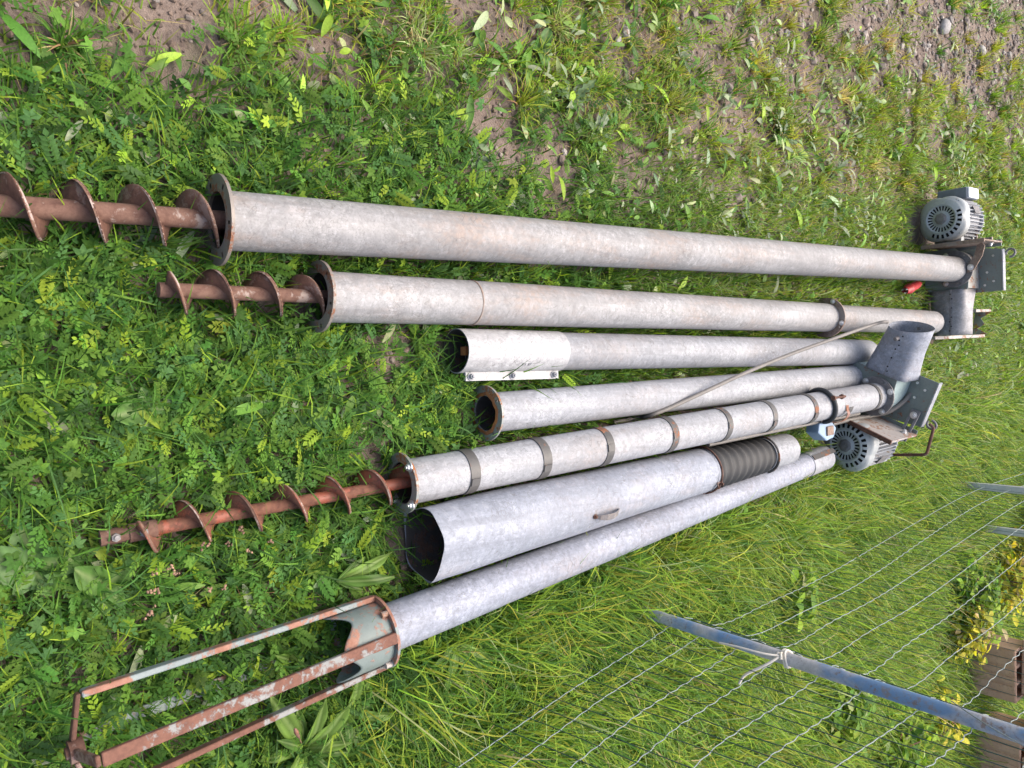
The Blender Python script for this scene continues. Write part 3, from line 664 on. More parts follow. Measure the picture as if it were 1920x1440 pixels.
sv0 = h1 - hx * .012; mo, mi = MB(), MB(); shell(mo, mi, sv0, hx, [(0, .0555), (.14, .0540), (.155, .052)], jit=dent(.006, 31)); mo.build('end_sleeve', 'galv4', G); mi.build('sleeve_inside', 'inner', G)
# bail handle on the duct
th = 1.25; d = s_ * math.cos(th) + u_ * math.sin(th); t = min((((p0 + ax * t + d * .073) - spot(1136, 926, (p0 + ax * t + d * .073).z)).length, t) for t in np.linspace(0, L, 300))[1]
rh = .0812 - .0145 * t / L; pts = [p0 + ax * (t - .045) + d * rh, p0 + ax * (t - .036) + d * (rh + .010), p0 + ax * (t - .018) + d * (rh + .017), p0 + ax * (t + .006) + d * (rh + .018), p0 + ax * (t + .028) + d * (rh + .011), p0 + ax * (t + .044) + d * rh]
cr = ax.cross(d); mb = MB(); mb.strip(pts, [cr * v for v in (.005, .006, .0085, .0085, .007, .004)], d * .0022); mb.build('bail_handle', 'galvd', G, bevel=.0006)
bolt(G, pts[0] + d * .001, d, .0045, .004, 'rust', 'rivet')
KEEP += [(p0, p1, .07), (p1, h1, .06)]

# --- tube with open cage inlet
p0, p1, ax, L = axis_of((712, 1184, .084), (1545, 858, .046)); a_, s_, u_ = perp(ax)
Hh = thing('cage_inlet_tube', (p0.x, p0.y, 0), 'stepped galvanised tube beside the fence with rusty bar cage at its near end', 'tube')
mo, mi = MB(), MB(); t2 = (spot(1215, 990, .05) - p0).dot(ax); t1 = (spot(912, 1106, .05) - p0).dot(ax)
shell(mo, mi, p0, ax, [(0, .0505), (t1, .0490)], jit=dent(.005, 41)); shell(mo, mi, p0, ax, [(t1 - .001, .0475), (t2, .0465)], jit=dent(.006, 42)); shell(mo, mi, p0, ax, [(t2 - .001, .0452), (L - .14, .0425)], jit=dent(.006, 43))
mo.build('tube', 'galv7', Hh); mi.build('tube_inside', 'inner', Hh)
mo, mi = MB(), MB(); shell(mo, mi, p0, ax, [(L - .145, .0445), (L, .0435)], jit=dent(.006, 44)); mo.build('end_sleeve', 'galv4', Hh); mi.build('sleeve_inside', 'inner', Hh)
mb = MB(); d = (s_ * math.cos(2.25) + u_ * math.sin(2.25)); mb.strip([p0 + ax * (L - .14) + d * .0447, p0 + ax * (L + .01) + d * .0440], ax.cross(d) * .009, d * .003); mb.build('sleeve_lip', 'strap', Hh)
# cage: ring, cut-away cup, four bars, end spider
RC = .0625; mb = MB(); ring_plate(mb, p0 - ax * .004, ax, .050, .0765, .006, ()); cr_ = mb.build('cage_ring', 'cage', Hh)
seg = 64; vs = []; fs = []; nn = 14; CL = .115
for i in range(nn + 1):
    for k in range(seg):
        th = 2 * math.pi * k / seg; rr = .0655; cut = .076 + .034 * (.5 + .5 * math.cos(4 * (th - .14 - .06))) ** .9 * (1 if math.sin(th) > -.3 else .4)
        d = s_ * math.cos(th) + u_ * math.sin(th); vs.append(p0 - ax * (.004 + cut * i / nn) + d * rr)
for i in range(nn):
    for k in range(seg): fs.append((i * seg + k, i * seg + (k + 1) % seg, (i + 1) * seg + (k + 1) % seg, (i + 1) * seg + k))
mb = MB(); mb.add(vs, fs, True); cu = mb.build('cage_cup', 'cageg', Hh); so_ = cu.modifiers.new('sheet', 'SOLIDIFY'); so_.thickness = .003
tipc = p0 - ax * .545
for i, (th, mt) in enumerate(((3.23, 'cage'), (1.66, 'caget'), (.14, 'caget'), (-1.4, 'cageg'))):
    d = s_ * math.cos(th) + u_ * math.sin(th); q = ax.cross(d).normalized()
    p_a = p0 - ax * .004 + d * .0665; p_m = p0 - ax * .28 + d * .073; p_b = p0 - ax * .548 + d * .080; p_d = p0 - ax * .566 + d * .018
    mb = MB(); mb.strip([p_a, p_m, p_b], q * .0115, d * .011); mb.build('cage_bar', mt, Hh, bevel=.0025)
    mb = MB(); mb.strip([p0 - ax * .5485 + d * .0885, p_d], q * .0092, -ax * .008); mb.build('cage_end_arm', 'rust', Hh, bevel=.0025)
mb = MB(); mb.cyl(p0 - ax * .578, ax, .022, .019, 20); mb.cyl(p0 - ax * .583, ax, .02, .010, 12); mb.build('cage_hub', 'rust', Hh)
for th in (.62, 2.4): 
    d = s_ * math.cos(th) + u_ * math.sin(th); mb = MB(); mb.cyl(p0 - ax * .004 + d * .0695, -ax, .014, .0065, 12); mb.build('ring_stud', 'plate', Hh)
KSCREW += [(p0 - ax * .56 + s_ * .086, p0 + s_ * .072, .026), (p0 - ax * .56 - s_ * .086, p0 - s_ * .072, .016)]
KEEP += [(p0, p1, .045)]; KCAGE = (p0 - ax * .56, p0, .06)
def X7(y): return .53 + (y - .838) * -.143

# --- red plug lying under the longest tube
q0, q1 = spot(1697, 545, .05), spot(1740, 524, .05); d = (q1 - q0).normalized(); s_ = d.cross(Vector((0, 0, 1)))
RP = thing('red_plug', (q0.x, q0.y, 0), 'red plastic electric plug lying under the longest auger tube', 'plug')
mb = MB(); mb.lathe([(0, .014), (.03, .019), (.034, .022), (.045, .022), (.05, .019), (.12, .017), (.15, .009)], q0, d, 24); mb.lathe([(0, .014), (.02, .012), (.02, .0001)], q0, d, 24); mb.build('plug_body', 'red', RP)
for k in range(3):
    mb = MB(); o = (s_ * math.cos(k * 2.1) + Vector((0, 0, 1)) * math.sin(k * 2.1)) * .010; mb.cyl(q0 + o + d * .02, -d, .03, .003, 8); mb.build('contact_pin', 'zinc', RP)

# ------------------------------------------------------------------ fence
FN = [Vector((1.117, .0, 0)), Vector((.943, .65, 0)), Vector((.795, 1.2, 0)), Vector((.705, 1.55, 0))]
FF = [Vector((.672, 1.745, 0)), Vector((.705, 1.95, 0)), Vector((.665, 2.4, 0)), Vector((.575, 3.2, 0)), Vector((.49, 4.02, 0)), Vector((.40, 5.4, 0))]
path = smooth(FN + FF, 10)
seglen = [0]
for i in range(1, len(path)): seglen.append(seglen[-1] + (path[i] - path[i - 1]).length)
LT = seglen[-1]
def fpos(s):
    i = max(1, min(len(path) - 1, int(np.searchsorted(seglen, s)))); f = (s - seglen[i - 1]) / max(1e-6, seglen[i] - seglen[i - 1]); return path[i - 1].lerp(path[i], f)
SP = min((abs(fpos(s).y - 1.70), s) for s in np.linspace(0, LT, 400))[1]
def fence_pt(s, z):
    p = fpos(s); T = (fpos(min(LT, s + .02)) - fpos(max(0, s - .02))).normalized(); N = Vector((T.y, -T.x, 0))
    ds = s - SP
    near = math.exp(-(ds / .5) ** 2)
    b = .02 * math.sin(ds * 2.2 + z * 1.3) * (1 - near) * (1 if ds > 0 else .3) - .012 * math.exp(-((ds - .10) / .10) ** 2) + .03 * math.exp(-((ds - .32) / .15) ** 2) * (.5 + z)
    lean = z * (.025 + (-.11 * min(1, -ds / .4) if ds < 0 else 0))
    return p + N * (b + lean) + Vector((0, 0, z - .015 * math.exp(-((ds - .3) / .25) ** 2) * 2))
FE = thing('wire_mesh_fence', (.66, 1.70, 0), 'green coated wire mesh fence with wavy strands right of the tubes', 'fence')
for k in range(13):
    z0 = .02 + .1105 * k; pts = []; s = 0
    ph = random.uniform(0, 6)
    while s < LT:
        zz_ = z0 + .006 * math.sin(s * 3 + ph) + (.0026 * math.sin(s / .045 * 6.283 + .8 * math.sin(s * 7 + ph)) * (.6 + .4 * math.sin(s * 2.3 + ph)) if True else 0)
        pts.append(fence_pt(s, zz_)); s += .0105 if s < 3.4 else .02
    mb = MB(); mb.sweep(pts, .0011, 5, cap=False); mb.build('horizontal_wire', 'wirel', FE)
s = .02; k = 0
while s < LT - .05:
    pts = [fence_pt(s + .006 * math.sin(k * 2.1 + z * 5), z) for z in np.linspace(.0, 1.36, 14)]
    mb = MB(); mb.sweep(pts, .0011 if s < SP + .2 else .0008, 4, cap=False); mb.build('vertical_wire', 'wired', FE); s += .05; k += 1
# the near post, patchy blue, with its cord tie
b0 = Vector((.6585, 1.709, -.05)); tp = Vector((.695, 1.715, 1.45)); pd = (tp - b0).normalized()
PO = thing('fence_post', (b0.x, b0.y, 0), 'thick round fence post with patchy blue paint and white cord tied round it', 'fence post')
mb = MB(); mb.cyl(b0, pd, 1.52, .0160, 28); mb.build('post_tube', 'post', PO)
kz = .475; kc = b0 + pd * (kz + .05); mb = MB()
for j in range(2): mb.sweep([kc + pd * (.006 * j + .006 * math.sin(k * .4)) + Vector((math.cos(k * .2618), math.sin(k * .2618), 0)) * .0195 for k in range(25)], .0032, 6)
kn = kc + Vector((-.012, -.026, .0)); mb.sweep([kn + Vector((random.uniform(-.008, .008), random.uniform(-.008, .004), random.uniform(-.008, .008))) for _ in range(6)], .004, 6)
mb.build('cord_tie', 'white', PO)
mb = MB(); mb.sweep(smooth([kn, kn + Vector((-.005, -.03, -.03)), kn + Vector((-.01, -.05, -.09)), kn + Vector((-.008, -.055, -.135))]), .0026, 6); mb.build('cord_tail', 'white', PO)
mb = MB(); mb.sweep(smooth([kn, kn + Vector((.02, -.03, -.02)), kn + Vector((.05, -.055, -.06)), kn + Vector((.075, -.06, -.075))]), .0032, 6); mb.build('cord_tail', 'white', PO)
mb = MB(); mb.sweep(smooth([b0 + pd * .90 + Vector((-.024, 0, 0)), b0 + pd * .98 + Vector((-.01, -.03, 0)), b0 + pd * 1.08 + Vector((.026, -.01, 0))]), .0013, 5); mb.build('binding_wire', 'wirel', PO)
for (x, y, zt, lab) in ((1793, 908, 1.3, 'slim grey fence post farthest from the viewer at the mesh corner'), (1836, 989, 1.2, 'slim grey fence post standing behind the mesh, right of the corner post')):
    q = spot(x, y); po = thing('fence_post', (q.x, q.y, 0), lab, 'fence post')
    mb = MB(); mb.box(q + Vector((0, 0, zt / 2 - .05)), Vector((.016, 0, 0)), Vector((0, .016, 0)), Vector((0, 0, zt / 2))); mb.build('post_bar', 'postg', po, bevel=.003)
    mb = MB(); mb.box(q + Vector((0, 0, zt - .045)), Vector((.019, 0, 0)), Vector((0, .019, 0)), Vector((0, 0, .006))); mb.build('post_cap', 'postg', po, bevel=.003)

# ------------------------------------------------------------------ stacked clay blocks beyond the fence
def clay_block(c, rz, label):
    o = thing('clay_block', c, label, 'clay block', 'clay blocks stacked beyond the fence')
    cx, sx = math.cos(rz), math.sin(rz); ex, ey, ez = Vector((cx, sx, 0)), Vector((-sx, cx, 0)), Vector((0, 0, 1)); c = Vector(c)
    Wd, Dp, Ht = .125, .085, .108
    mb = MB()
    for q in (-1, 1): mb.box(c + ez * Ht + ey * q * (Dp - .008), ex * Wd, ey * .008, ez * Ht)
    for x in (-1, -.34, .34, 1): mb.box(c + ez * Ht + ex * x * (Wd - .008), ex * .0075, ey * (Dp - .0165), ez * (Ht - .001))
    mb.build('block_shell', 'clay', o, bevel=.002)
    for k in range(6):
        m2 = MB(); m2.box(c + ez * Ht + ex * (-.105 + .042 * k) - ey * (Dp + .001), ex * .014, ey * .0025, ez * (Ht - .004)); m2.build('face_rib', 'clay', o, bevel=.001)
bb = spot(1806, 1245)
for i, (dx, dy, cz, rz, lab) in enumerate((
    (0, .10, 0, .05, 'brown clay block at the left end of the bottom course'),
    (.40, .16, 0, -.03, 'brown clay block in the bottom course right of the dark gap'),
    (.67, .14, 0, .04, 'brown clay block third from the left in the bottom course'),
    (.94, .18, 0, .0, 'brown clay block at the right end of the bottom course'),
    (-.03, .16, .222, -.04, 'brown clay block at the left end of the upper course'),
    (.24, .20, .222, .02, 'brown clay block bridging the dark gap in the upper course'),
    (.52, .17, .222, .05, 'brown clay block third from the left in the upper course'),
    (.80, .20, .222, .0, 'brown clay block at the right end of the upper course'),
    (.06, .18, .444, .03, 'brown clay block lying on top of the stack at its left end'), (.36, .19, .444, -.03, 'brown clay block lying on top of the stack near its middle'), (.66, .20, .444, .02, 'brown clay block lying on top of the stack at its right end'))):
    clay_block((bb.x + dx, bb.y + dy, cz + .004), rz, lab)

# ------------------------------------------------------------------ plants
def put_mesh(name, V, T, Cc_, mat, kind='stuff', parent=None, smooth=True):
    me = bpy.data.meshes.new(name); V = np.asarray(V, np.float32); T = np.asarray(T, np.int32)
    me.vertices.add(len(V)); me.vertices.foreach_set('co', V.ravel()); me.loops.add(T.size); me.loops.foreach_set('vertex_index', T.ravel())
    me.polygons.add(len(T)); me.polygons.foreach_set('loop_start', np.arange(0, T.size, 3, dtype=np.int32)); me.polygons.foreach_set('loop_total', np.full(len(T), 3, np.int32))
    me.polygons.foreach_set('use_smooth', np.full(len(T), smooth)); 
    at = me.color_attributes.new('leaf_tone', 'FLOAT_COLOR', 'POINT'); at.data.foreach_set('color', np.concatenate([Cc_, np.ones((len(Cc_), 1))], 1).astype(np.float32).ravel())
    me.materials.append(M[mat]); me.update(calc_edges=True); me.validate()
    o = bpy.data.objects.new(name, me); COL.objects.link(o)
    if kind: o['kind'] = kind
    if parent is not None: o.parent = parent
    return o

def stamp(tv, tt, pos, yaw, pitch, roll, sc, col):
    """copies of one small leaf shape: tv (k,3) template along +x"""
    N, K = len(pos), len(tv)
    cy, sy, cp, sp, cr, sr = np.cos(yaw), np.sin(yaw), np.cos(pitch), np.sin(pitch), np.cos(roll), np.sin(roll)
    x, y, z = tv[:, 0][None], tv[:, 1][None], tv[:, 2][None]
    y1 = y * cr[:, None] - z * sr[:, None]; z1 = y * sr[:, None] + z * cr[:, None]
    x2 = x * cp[:, None] - z1 * sp[:, None]; z2 = x * sp[:, None] + z1 * cp[:, None]
    X = x2 * cy[:, None] - y1 * sy[:, None]; Y = x2 * sy[:, None] + y1 * cy[:, None]
    V = np.stack([X, Y, z2], -1) * sc[:, None, None] + pos[:, None, :]
    T = (tt[None] + (np.arange(N) * K)[:, None, None]).reshape(-1, 3)
    return V.reshape(-1, 3), T, np.repeat(col, K, 0)

def oval(L, W, n=4, fold=.25, x0=0, y0=0, ang=0, serr=0.0, droop=.15, z0=0):
    """folded leaf blade: two rows of triangles either side of a midrib"""
    v = []; t = []
    for i in range(n + 1):
        f = i / n; wdt = W * math.sin(math.pi * min(1, f * .92 + .04)) ** .8 * (1 if i < n else .0)
        if serr and i % 2: wdt *= (1 - serr)
        z = z0 - droop * L * f * f
        for sgn in (-1, 0, 1): v.append((f * L, sgn * wdt, z + abs(sgn) * wdt * fold))
    for i in range(n):
        for k in range(2):
            a, b, c, d = 3 * i + k, 3 * i + k + 1, 3 * i + 3 + k, 3 * i + 4 + k
            if i < n - 1: t += [(a, c, b), (b, c, d)]
            else: t += [(a, 3 * n + 1, b)]
    v = np.array(v); c_, s_ = math.cos(ang), math.sin(ang)
    v = np.stack([v[:, 0] * c_ - v[:, 1] * s_ + x0, v[:, 0] * s_ + v[:, 1] * c_ + y0, v[:, 2]], -1)
    return v, np.array(t)

def join(parts):
    V = []; T = []; o = 0
    for v, t in parts: V.append(v); T.append(t + o); o += len(v)
    return np.concatenate(V), np.concatenate(T)

def silverweed():
    P = []
    for i in range(6):
        f = .18 + .13 * i; l = .17 + .11 * math.sin(f * 2.6)
        for sg in (-1, 1): P.append(oval(l, l * .30, 4, .2, f, 0, sg * (1.05 - .25 * f), .35, .25, -.20 * f * f))
    P.append(oval(.26, .085, 4, .2, .93, 0, 0, .3, .2, -.18))
    st = np.array([(0, -.008, 0), (0, .008, 0), (.5, 0, -.05), (.95, .0, -.18)]); P.append((st, np.array([(0, 2, 1), (1, 2, 3)])))
    return join(P)
def knotgrass():
    P = []; r = random.Random(4)
    for i in range(9):
        f = .08 + .105 * i; l = r.uniform(.24, .34) * (1 - .35 * f); P.append(oval(l, l * .25, 3, .18, f, 0, (-1) ** i * r.uniform(.5, 1.05), 0, .1, .10 * math.sin(f * 2.5)))
    P.append(oval(.2, .05, 3, .2, .98, 0, .1, 0, .1, .06))
    st = np.array([(0, -.008, 0), (0, .008, 0), (.5, 0, .09), (1., .0, .06)]); P.append((st, np.array([(0, 2, 1), (1, 2, 3)])))
    return join(P)
def palmate():
    return join([oval(.62, .17, 4, .22, .38, 0, a, .22, .25, .0) for a in (-1.9, -.95, 0, .95, 1.9)][:5] + [(np.array([(0, -.012, -.3), (0, .012, -.3), (.38, 0, 0)]), np.array([(0, 2, 1)]))])
SILV, KNOT, PALM, OVAL, LONGL = silverweed(), knotgrass(), palmate(), oval(1, .27, 5, .25, droop=.3), oval(1, .13, 6, .3, droop=.35)

# where things grow
X1 = lambda y: -.2996 - .0638 * (y - .4795)
BARE = [(spot(x, y), rx, ry, s) for x, y, rx, ry, s in (
    (330, 45, .11, .055, 1), (535, 18, .10, .07, 1), (190, 5, .10, .05, .9), (40, 30, .08, .05, .8), (250, 100, .05, .03, .7), (640, 130, .06, .05, .7), (930, 45, .06, .14, 1), (925, 245, .09, .07, 1), (940, 175, .05, .06, .7),
    (1035, 320, .10, .05, .95), (1185, 330, .06, .07, .9), (1010, 380, .05, .04, .6), (1215, 300, .05, .06, .6), (1180, 60, .10, .08, .6), (1340, 60, .14, .16, .75), (1355, 200, .10, .12, .75), (1300, 290, .10, .12, .6), (1375, 360, .06, .08, .7), (1500, 90, .13, .16, .7),
    (1455, 35, .1, .2, .7), (720, 655, .05, .05, .9), (690, 850, .05, .04, .8), (660, 700, .04, .03, .5), (1560, 210, .12, .18, .5), (1580, 330, .07, .12, .5), (1640, 80, .1, .3, .6), (1740, 330, .1, .15, .5), (1500, 300, .08, .1, .4), (1440, 270, .07, .10, .5),
    (700, 250, .05, .04, .5), (780, 90, .06, .05, .5), (880, 330, .04, .03, .5), (600, 230, .05, .03, .45), (430, 190, .04, .03, .4))]
def fields(x, y):
    """growth at (x, y): bare, gravel, left (sparse side), lush, long (tall grass by the fence)"""
    n1 = wob(x, y, 3.2, 11); n2 = wob(x, y, 8, 12); n3 = wob(x, y, 17, 13)
    b = np.zeros_like(x)
    for p, rx, ry, s in BARE:
        u = (((x - p.x) / rx) ** 2 + ((y - p.y) / ry) ** 2) / 1.7 + .45 * n2 + .4 * n3; b = np.maximum(b, s * (1 - ss(.55, 1.5, u)))
    D = x - X1(y); Ee = x - X7(y)
    left = 1 - ss(-.46, -.20, D + .06 * n1)
    grav = ss(1.12, 1.5, -x + .12 * n1 + .05 * n2) * ss(2.2, 3.0, y + .2 * n1)
    thin = ss(.55, 1.15, -x + .1 * n1) * ss(1.0, 2.2, y)
    lush = (.35 * ss(-.5, -.2, D + .05 * n1) + .65 * ss(-.16, .0, D + .05 * n1)) * (1 - ss(1.15, 1.9, y + .12 * n1)) * (1 - .55 * ss(.12, .35, Ee) * ss(.7, 1.0, y))
    lng = ss(.0, .12, Ee + .04 * n1) * ss(.65, 1.0, y) * (1 - .6 * ss(3.2, 4.2, y))
    return b, grav, left, thin, lush, lng, n1, n2, n3

def seg_d(x, y, p0, p1):
    d = np.array([p1.x - p0.x, p1.y - p0.y]); l2 = (d ** 2).sum(); t = np.clip(((x - p0.x) * d[0] + (y - p0.y) * d[1]) / max(l2, 1e-9), 0, 1); return np.hypot(x - p0.x - t * d[0], y - p0.y - t * d[1])
def clear(x, y, k=.85, screws=0.0):
    ok = np.ones(len(x), bool)
    for p0, p1, r in KEEP: ok &= seg_d(x, y, p0, p1) > r * k
    if screws:
        for p0, p1, r in KSCREW: ok &= seg_d(x, y, p0, p1) > r * screws
    return ok
def scatter(dens_near, dens_far, outside, seed, y_hi=6.2):
    """random roots, thickest where the place is seen from close by"""
    r = np.random.default_rng(seed); area = 6.4 * (y_hi + .6); n = int(area * dens_near)
    x = r.uniform(-3.2, 3.2, n); y = r.uniform(-.6, y_hi, n)
    half = .62 + .325 * np.maximum(y, 0) + .12 ; ins = (np.abs(x) < half) & (y > 0) & (y < 5.2)
    d = np.where(ins, dens_near + (dens_far - dens_near) * ss(.8, 3.4, y), outside) / dens_near
    k = r.uniform(0, 1, n) < d; return x[k], y[k], r

PAL = {k: np.array(v) for k, v in dict(lush=(.070, .165, .026), mid=(.118, .225, .034), bright=(.225, .335, .034), yellow=(.33, .345, .045), straw=(.42, .33, .16), brown=(.26, .15, .08), dark=(.032, .082, .014), grey=(.23, .28, .16), pale=(.30, .36, .15), blue=(.075, .165, .045), lit=(.56, .50, .06)).items()}  # lit: leaf colour with the sun patch painted in
def tone(r, n, names, probs, var=.18):
    idx = r.choice(len(names), n, p=np.array(probs) / sum(probs)); c = np.array([PAL[k] for k in names])[idx]
    return np.clip(c * (1 + r.normal(0, var, (n, 1))) * (1 + r.normal(0, .05, (n, 3))), .005, .8)
def lerp(a, b, t): return a + (b - a) * t[:, None]

def blades(name, x, y, L, wd, th0, bend, yaw, col, zmin=.002):
    """curved tapering blades of grass, five triangles each"""
    N = len(x); px, py, pz = x.copy(), y.copy(), gz(x, y) - .002; cx, sx = np.cos(yaw), np.sin(yaw); V = np.zeros((N, 7, 3)); th = th0.copy(); base = pz.copy()
    qx, qy = -sx, cx
    for i in range(4):
        f = (1, .95, .7, 0)[i]; w_ = wd * f * .5
        if i < 3:
            V[:, 2 * i] = np.stack([px - qx * w_, py - qy * w_, pz], -1); V[:, 2 * i + 1] = np.stack([px + qx * w_, py + qy * w_, pz], -1)
        else: V[:, 6] = np.stack([px, py, pz], -1)
        px = px + cx * np.sin(th) * L / 3; py = py + sx * np.sin(th) * L / 3; pz = np.maximum(base + zmin, pz + np.cos(th) * L / 3); th = th + bend
    T = np.array([(0, 1, 2), (1, 3, 2), (2, 3, 4), (3, 5, 4), (4, 5, 6)])
    T = (T[None] + (np.arange(N) * 7)[:, None, None]).reshape(-1, 3)
    return put_mesh(name, V.reshape(-1, 3), T, np.repeat(col, 7, 0), 'leaf')

# short grass everywhere
x, y, r = scatter(17500, 13500, 2200, 21); b, gr, lf, th, lu, lg, n1, n2, n3 = fields(x, y)
clump = np.clip(.55 + .75 * n2 + .45 * n3, 0, 1.15)
keep = (1 - .93 * b) * (1 - .88 * gr) * (1 - .75 * th * (1 - clump * .7)) * (1 - .55 * lf * (1 - clump * .8)) * (1 - .32 * lu)
keep *= np.where(gr > .25, np.clip(n2 * 3.2 - .55, .04, 1) * 3.0, 1)
k = (r.uniform(0, 1, len(x)) < keep) & clear(x, y); x, y = x[k], y[k]; b, gr, lf, th, lu, lg, n1, n2, n3 = [q[k] for q in (b, gr, lf, th, lu, lg, n1, n2, n3)]; N = len(x)
Lb = r.lognormal(0, .32, N) * (.044 + .022 * lu + .028 * lg - .008 * th + .010 * np.clip(n2, -1, 1)); wd = r.uniform(.0020, .0046, N) * (1 + .14 * np.maximum(y - 1.5, 0))
cl = tone(r, N, ('lush', 'mid', 'bright', 'dark', 'blue'), (4, 3, 1.2, 1.8, 1.6)); cs = tone(r, N, ('mid', 'bright', 'yellow', 'straw', 'brown', 'lush'), (3, 3.4, 2.8, .9, .8, 1)); cf = tone(r, N, ('mid', 'bright', 'pale', 'yellow', 'straw', 'lush', 'grey'), (2.6, 5, 2.4, 1.6, .5, 1.0, 1))
col = lerp(lerp(cl, cf, ss(1.3, 2.6, y) * .9), cs, np.clip(lf * .8 + th * .6, 0, .9))
yw = r.uniform(0, 6.283, N) * .65 + 2.5 * n1
blades('short_grass', x, y, Lb, wd, r.uniform(.1, .95, N), r.uniform(.1, .6, N), yw, col); tag(bpy.data.objects['short_grass'], 'short mixed grass covering the yard around the tubes', 'grass')

# tufts on the sparse side: blades fanning out of one root
r = np.random.default_rng(77); tn = 3200; tx, ty = r.uniform(-2.4, .1, tn), r.uniform(.0, 5.4, tn); F_ = fields(tx, ty)
k = (r.uniform(0, 1, tn) < np.clip(F_[2] * .55 + F_[3] * .35, 0, .8) * (1 - .8 * F_[0]) * (1 - .72 * F_[1])) & clear(tx, ty, 1.3) & (np.abs(tx) < .75 + .34 * ty); tx, ty = tx[k], ty[k]; nb = r.integers(22, 60, len(tx)); ti = np.repeat(np.arange(len(tx)), nb); N = len(ti)
ang = r.uniform(0, 6.283, N); rad = np.abs(r.normal(0, .012, N)) * (1 + .15 * ty[ti]); tsz = r.uniform(.75, 1.35, len(tx)); tcol = tone(r, len(tx), ('bright', 'yellow', 'mid', 'pale', 'lush', 'straw'), (3.5, 2.6, 2.5, 1, 1.2, .5), .15)
col = np.clip(tcol[ti] * (1 + r.normal(0, .2, (N, 1))), .01, .8); dry = r.uniform(0, 1, N) < .12; col[dry] = tone(r, int(dry.sum()), ('straw', 'brown'), (1, 1))
blades('grass_tufts', tx[ti] + np.cos(ang) * rad, ty[ti] + np.sin(ang) * rad, r.lognormal(0, .25, N) * .052 * tsz[ti], r.uniform(.0020, .0042, N) * (1 + .1 * np.maximum(ty[ti] - 1.5, 0)), r.uniform(.05, .75, N), r.uniform(.15, .6, N), ang + r.normal(0, .5, N), col); tag(bpy.data.objects['grass_tufts'], 'separate yellow green grass tufts on the sparse left side', 'grass')

# tall combed grass by the fence and far right
x, y, r = scatter(10500, 8000, 600, 22); b, gr, lf, th, lu, lg, n1, n2, n3 = fields(x, y)
Ee = x - X7(y); far_r = ss(2.7, 3.1, y) * ss(-.05, .15, x + .02) * (1 - ss(3.6, 4.4, y))
k = (r.uniform(0, 1, len(x)) < np.clip(np.maximum(lg, .7 * far_r) * (1 - b) * (.55 + .5 * n2 + .3), 0, 1)) & clear(x, y, 1.05); x, y, n1, n2, lg = x[k], y[k], n1[k], n2[k], lg[k]; N = len(x)
col = tone(r, N, ('mid', 'bright', 'yellow', 'lush', 'pale', 'straw'), (4, 6.5, 2.4, 1.8, 1.0, .25), .22); Lb = r.lognormal(0, .32, N) * (.125 + .04 * n2); wd = r.uniform(.0022, .0050, N)
yw = np.where(r.uniform(0, 1, N) < .75, 1.0 + 1.1 * n1 + .9 * n2 + r.normal(0, .55, N), r.uniform(0, 6.283, N))
blades('tall_grass', x, y, Lb, wd, r.uniform(.25, .8, N), r.uniform(.25, .62, N), yw, col, .012); tag(bpy.data.objects['tall_grass'], 'long combed bright green grass along the fence', 'grass')

# blades pushed up against the tubes and lapping over their edges
r = np.random.default_rng(91); bx, by, bw, bl = [], [], [], []
for (q0, q1, rad) in KEEP:
    d = np.array([q1.x - q0.x, q1.y - q0.y]); L_ = np.linalg.norm(d)
    if L_ < .4: continue
    d /= L_; nn_ = np.array([d[1], -d[0]]); m = int(L_ * 420)
    t = r.uniform(0, L_, m); sd_ = np.where(r.uniform(0, 1, m) < .5, -1, 1); off = rad * r.uniform(.95, 1.5, m)
    bx.append(q0.x + d[0] * t + nn_[0] * off * sd_); by.append(q0.y + d[1] * t + nn_[1] * off * sd_); bw.append(np.arctan2(-nn_[1] * sd_, -nn_[0] * sd_)); bl.append(rad * r.uniform(.7, 1.75, m))
bx, by, bw, bl = map(np.concatenate, (bx, by, bw, bl)); ok = clear(bx, by, .93) & (r.uniform(0, 1, len(bx)) < .35 + .5 * (wob(bx, by, 9, 61) > -.1)); bx, by, bw, bl = bx[ok], by[ok], bw[ok], bl[ok]; N = len(bx)
blades('edge_grass', bx, by, bl, r.uniform(.002, .0044, N), r.uniform(-.15, .35, N), r.uniform(.0, .45, N), bw + r.normal(0, 1.1, N), tone(r, N, ('mid', 'bright', 'lush', 'blue', 'dark'), (3, 2, 3, 1.5, 1))); tag(bpy.data.objects['edge_grass'], 'grass pushed up along the edges of the tubes', 'grass')

# dry stalks
x, y, r = scatter(900, 700, 60, 23); b, gr, lf, th, lu, lg, n1, n2, n3 = fields(x, y)
k = (r.uniform(0, 1, len(x)) < np.clip(.15 + .75 * lf * (n2 > -.1) + .5 * th, 0, 1) * (1 - gr)) & clear(x, y, 1.1); x, y = x[k], y[k]; N = len(x)
blades('dry_grass', x, y, r.uniform(.03, .09, N), r.uniform(.0012, .0024, N), r.uniform(.9, 1.5, N), r.uniform(-.05, .2, N), r.uniform(0, 6.283, N), tone(r, N, ('straw', 'brown', 'yellow'), (3, 2.4, 1)), .006); tag(bpy.data.objects['dry_grass'], 'dry straw coloured stalks scattered in the grass', 'grass')

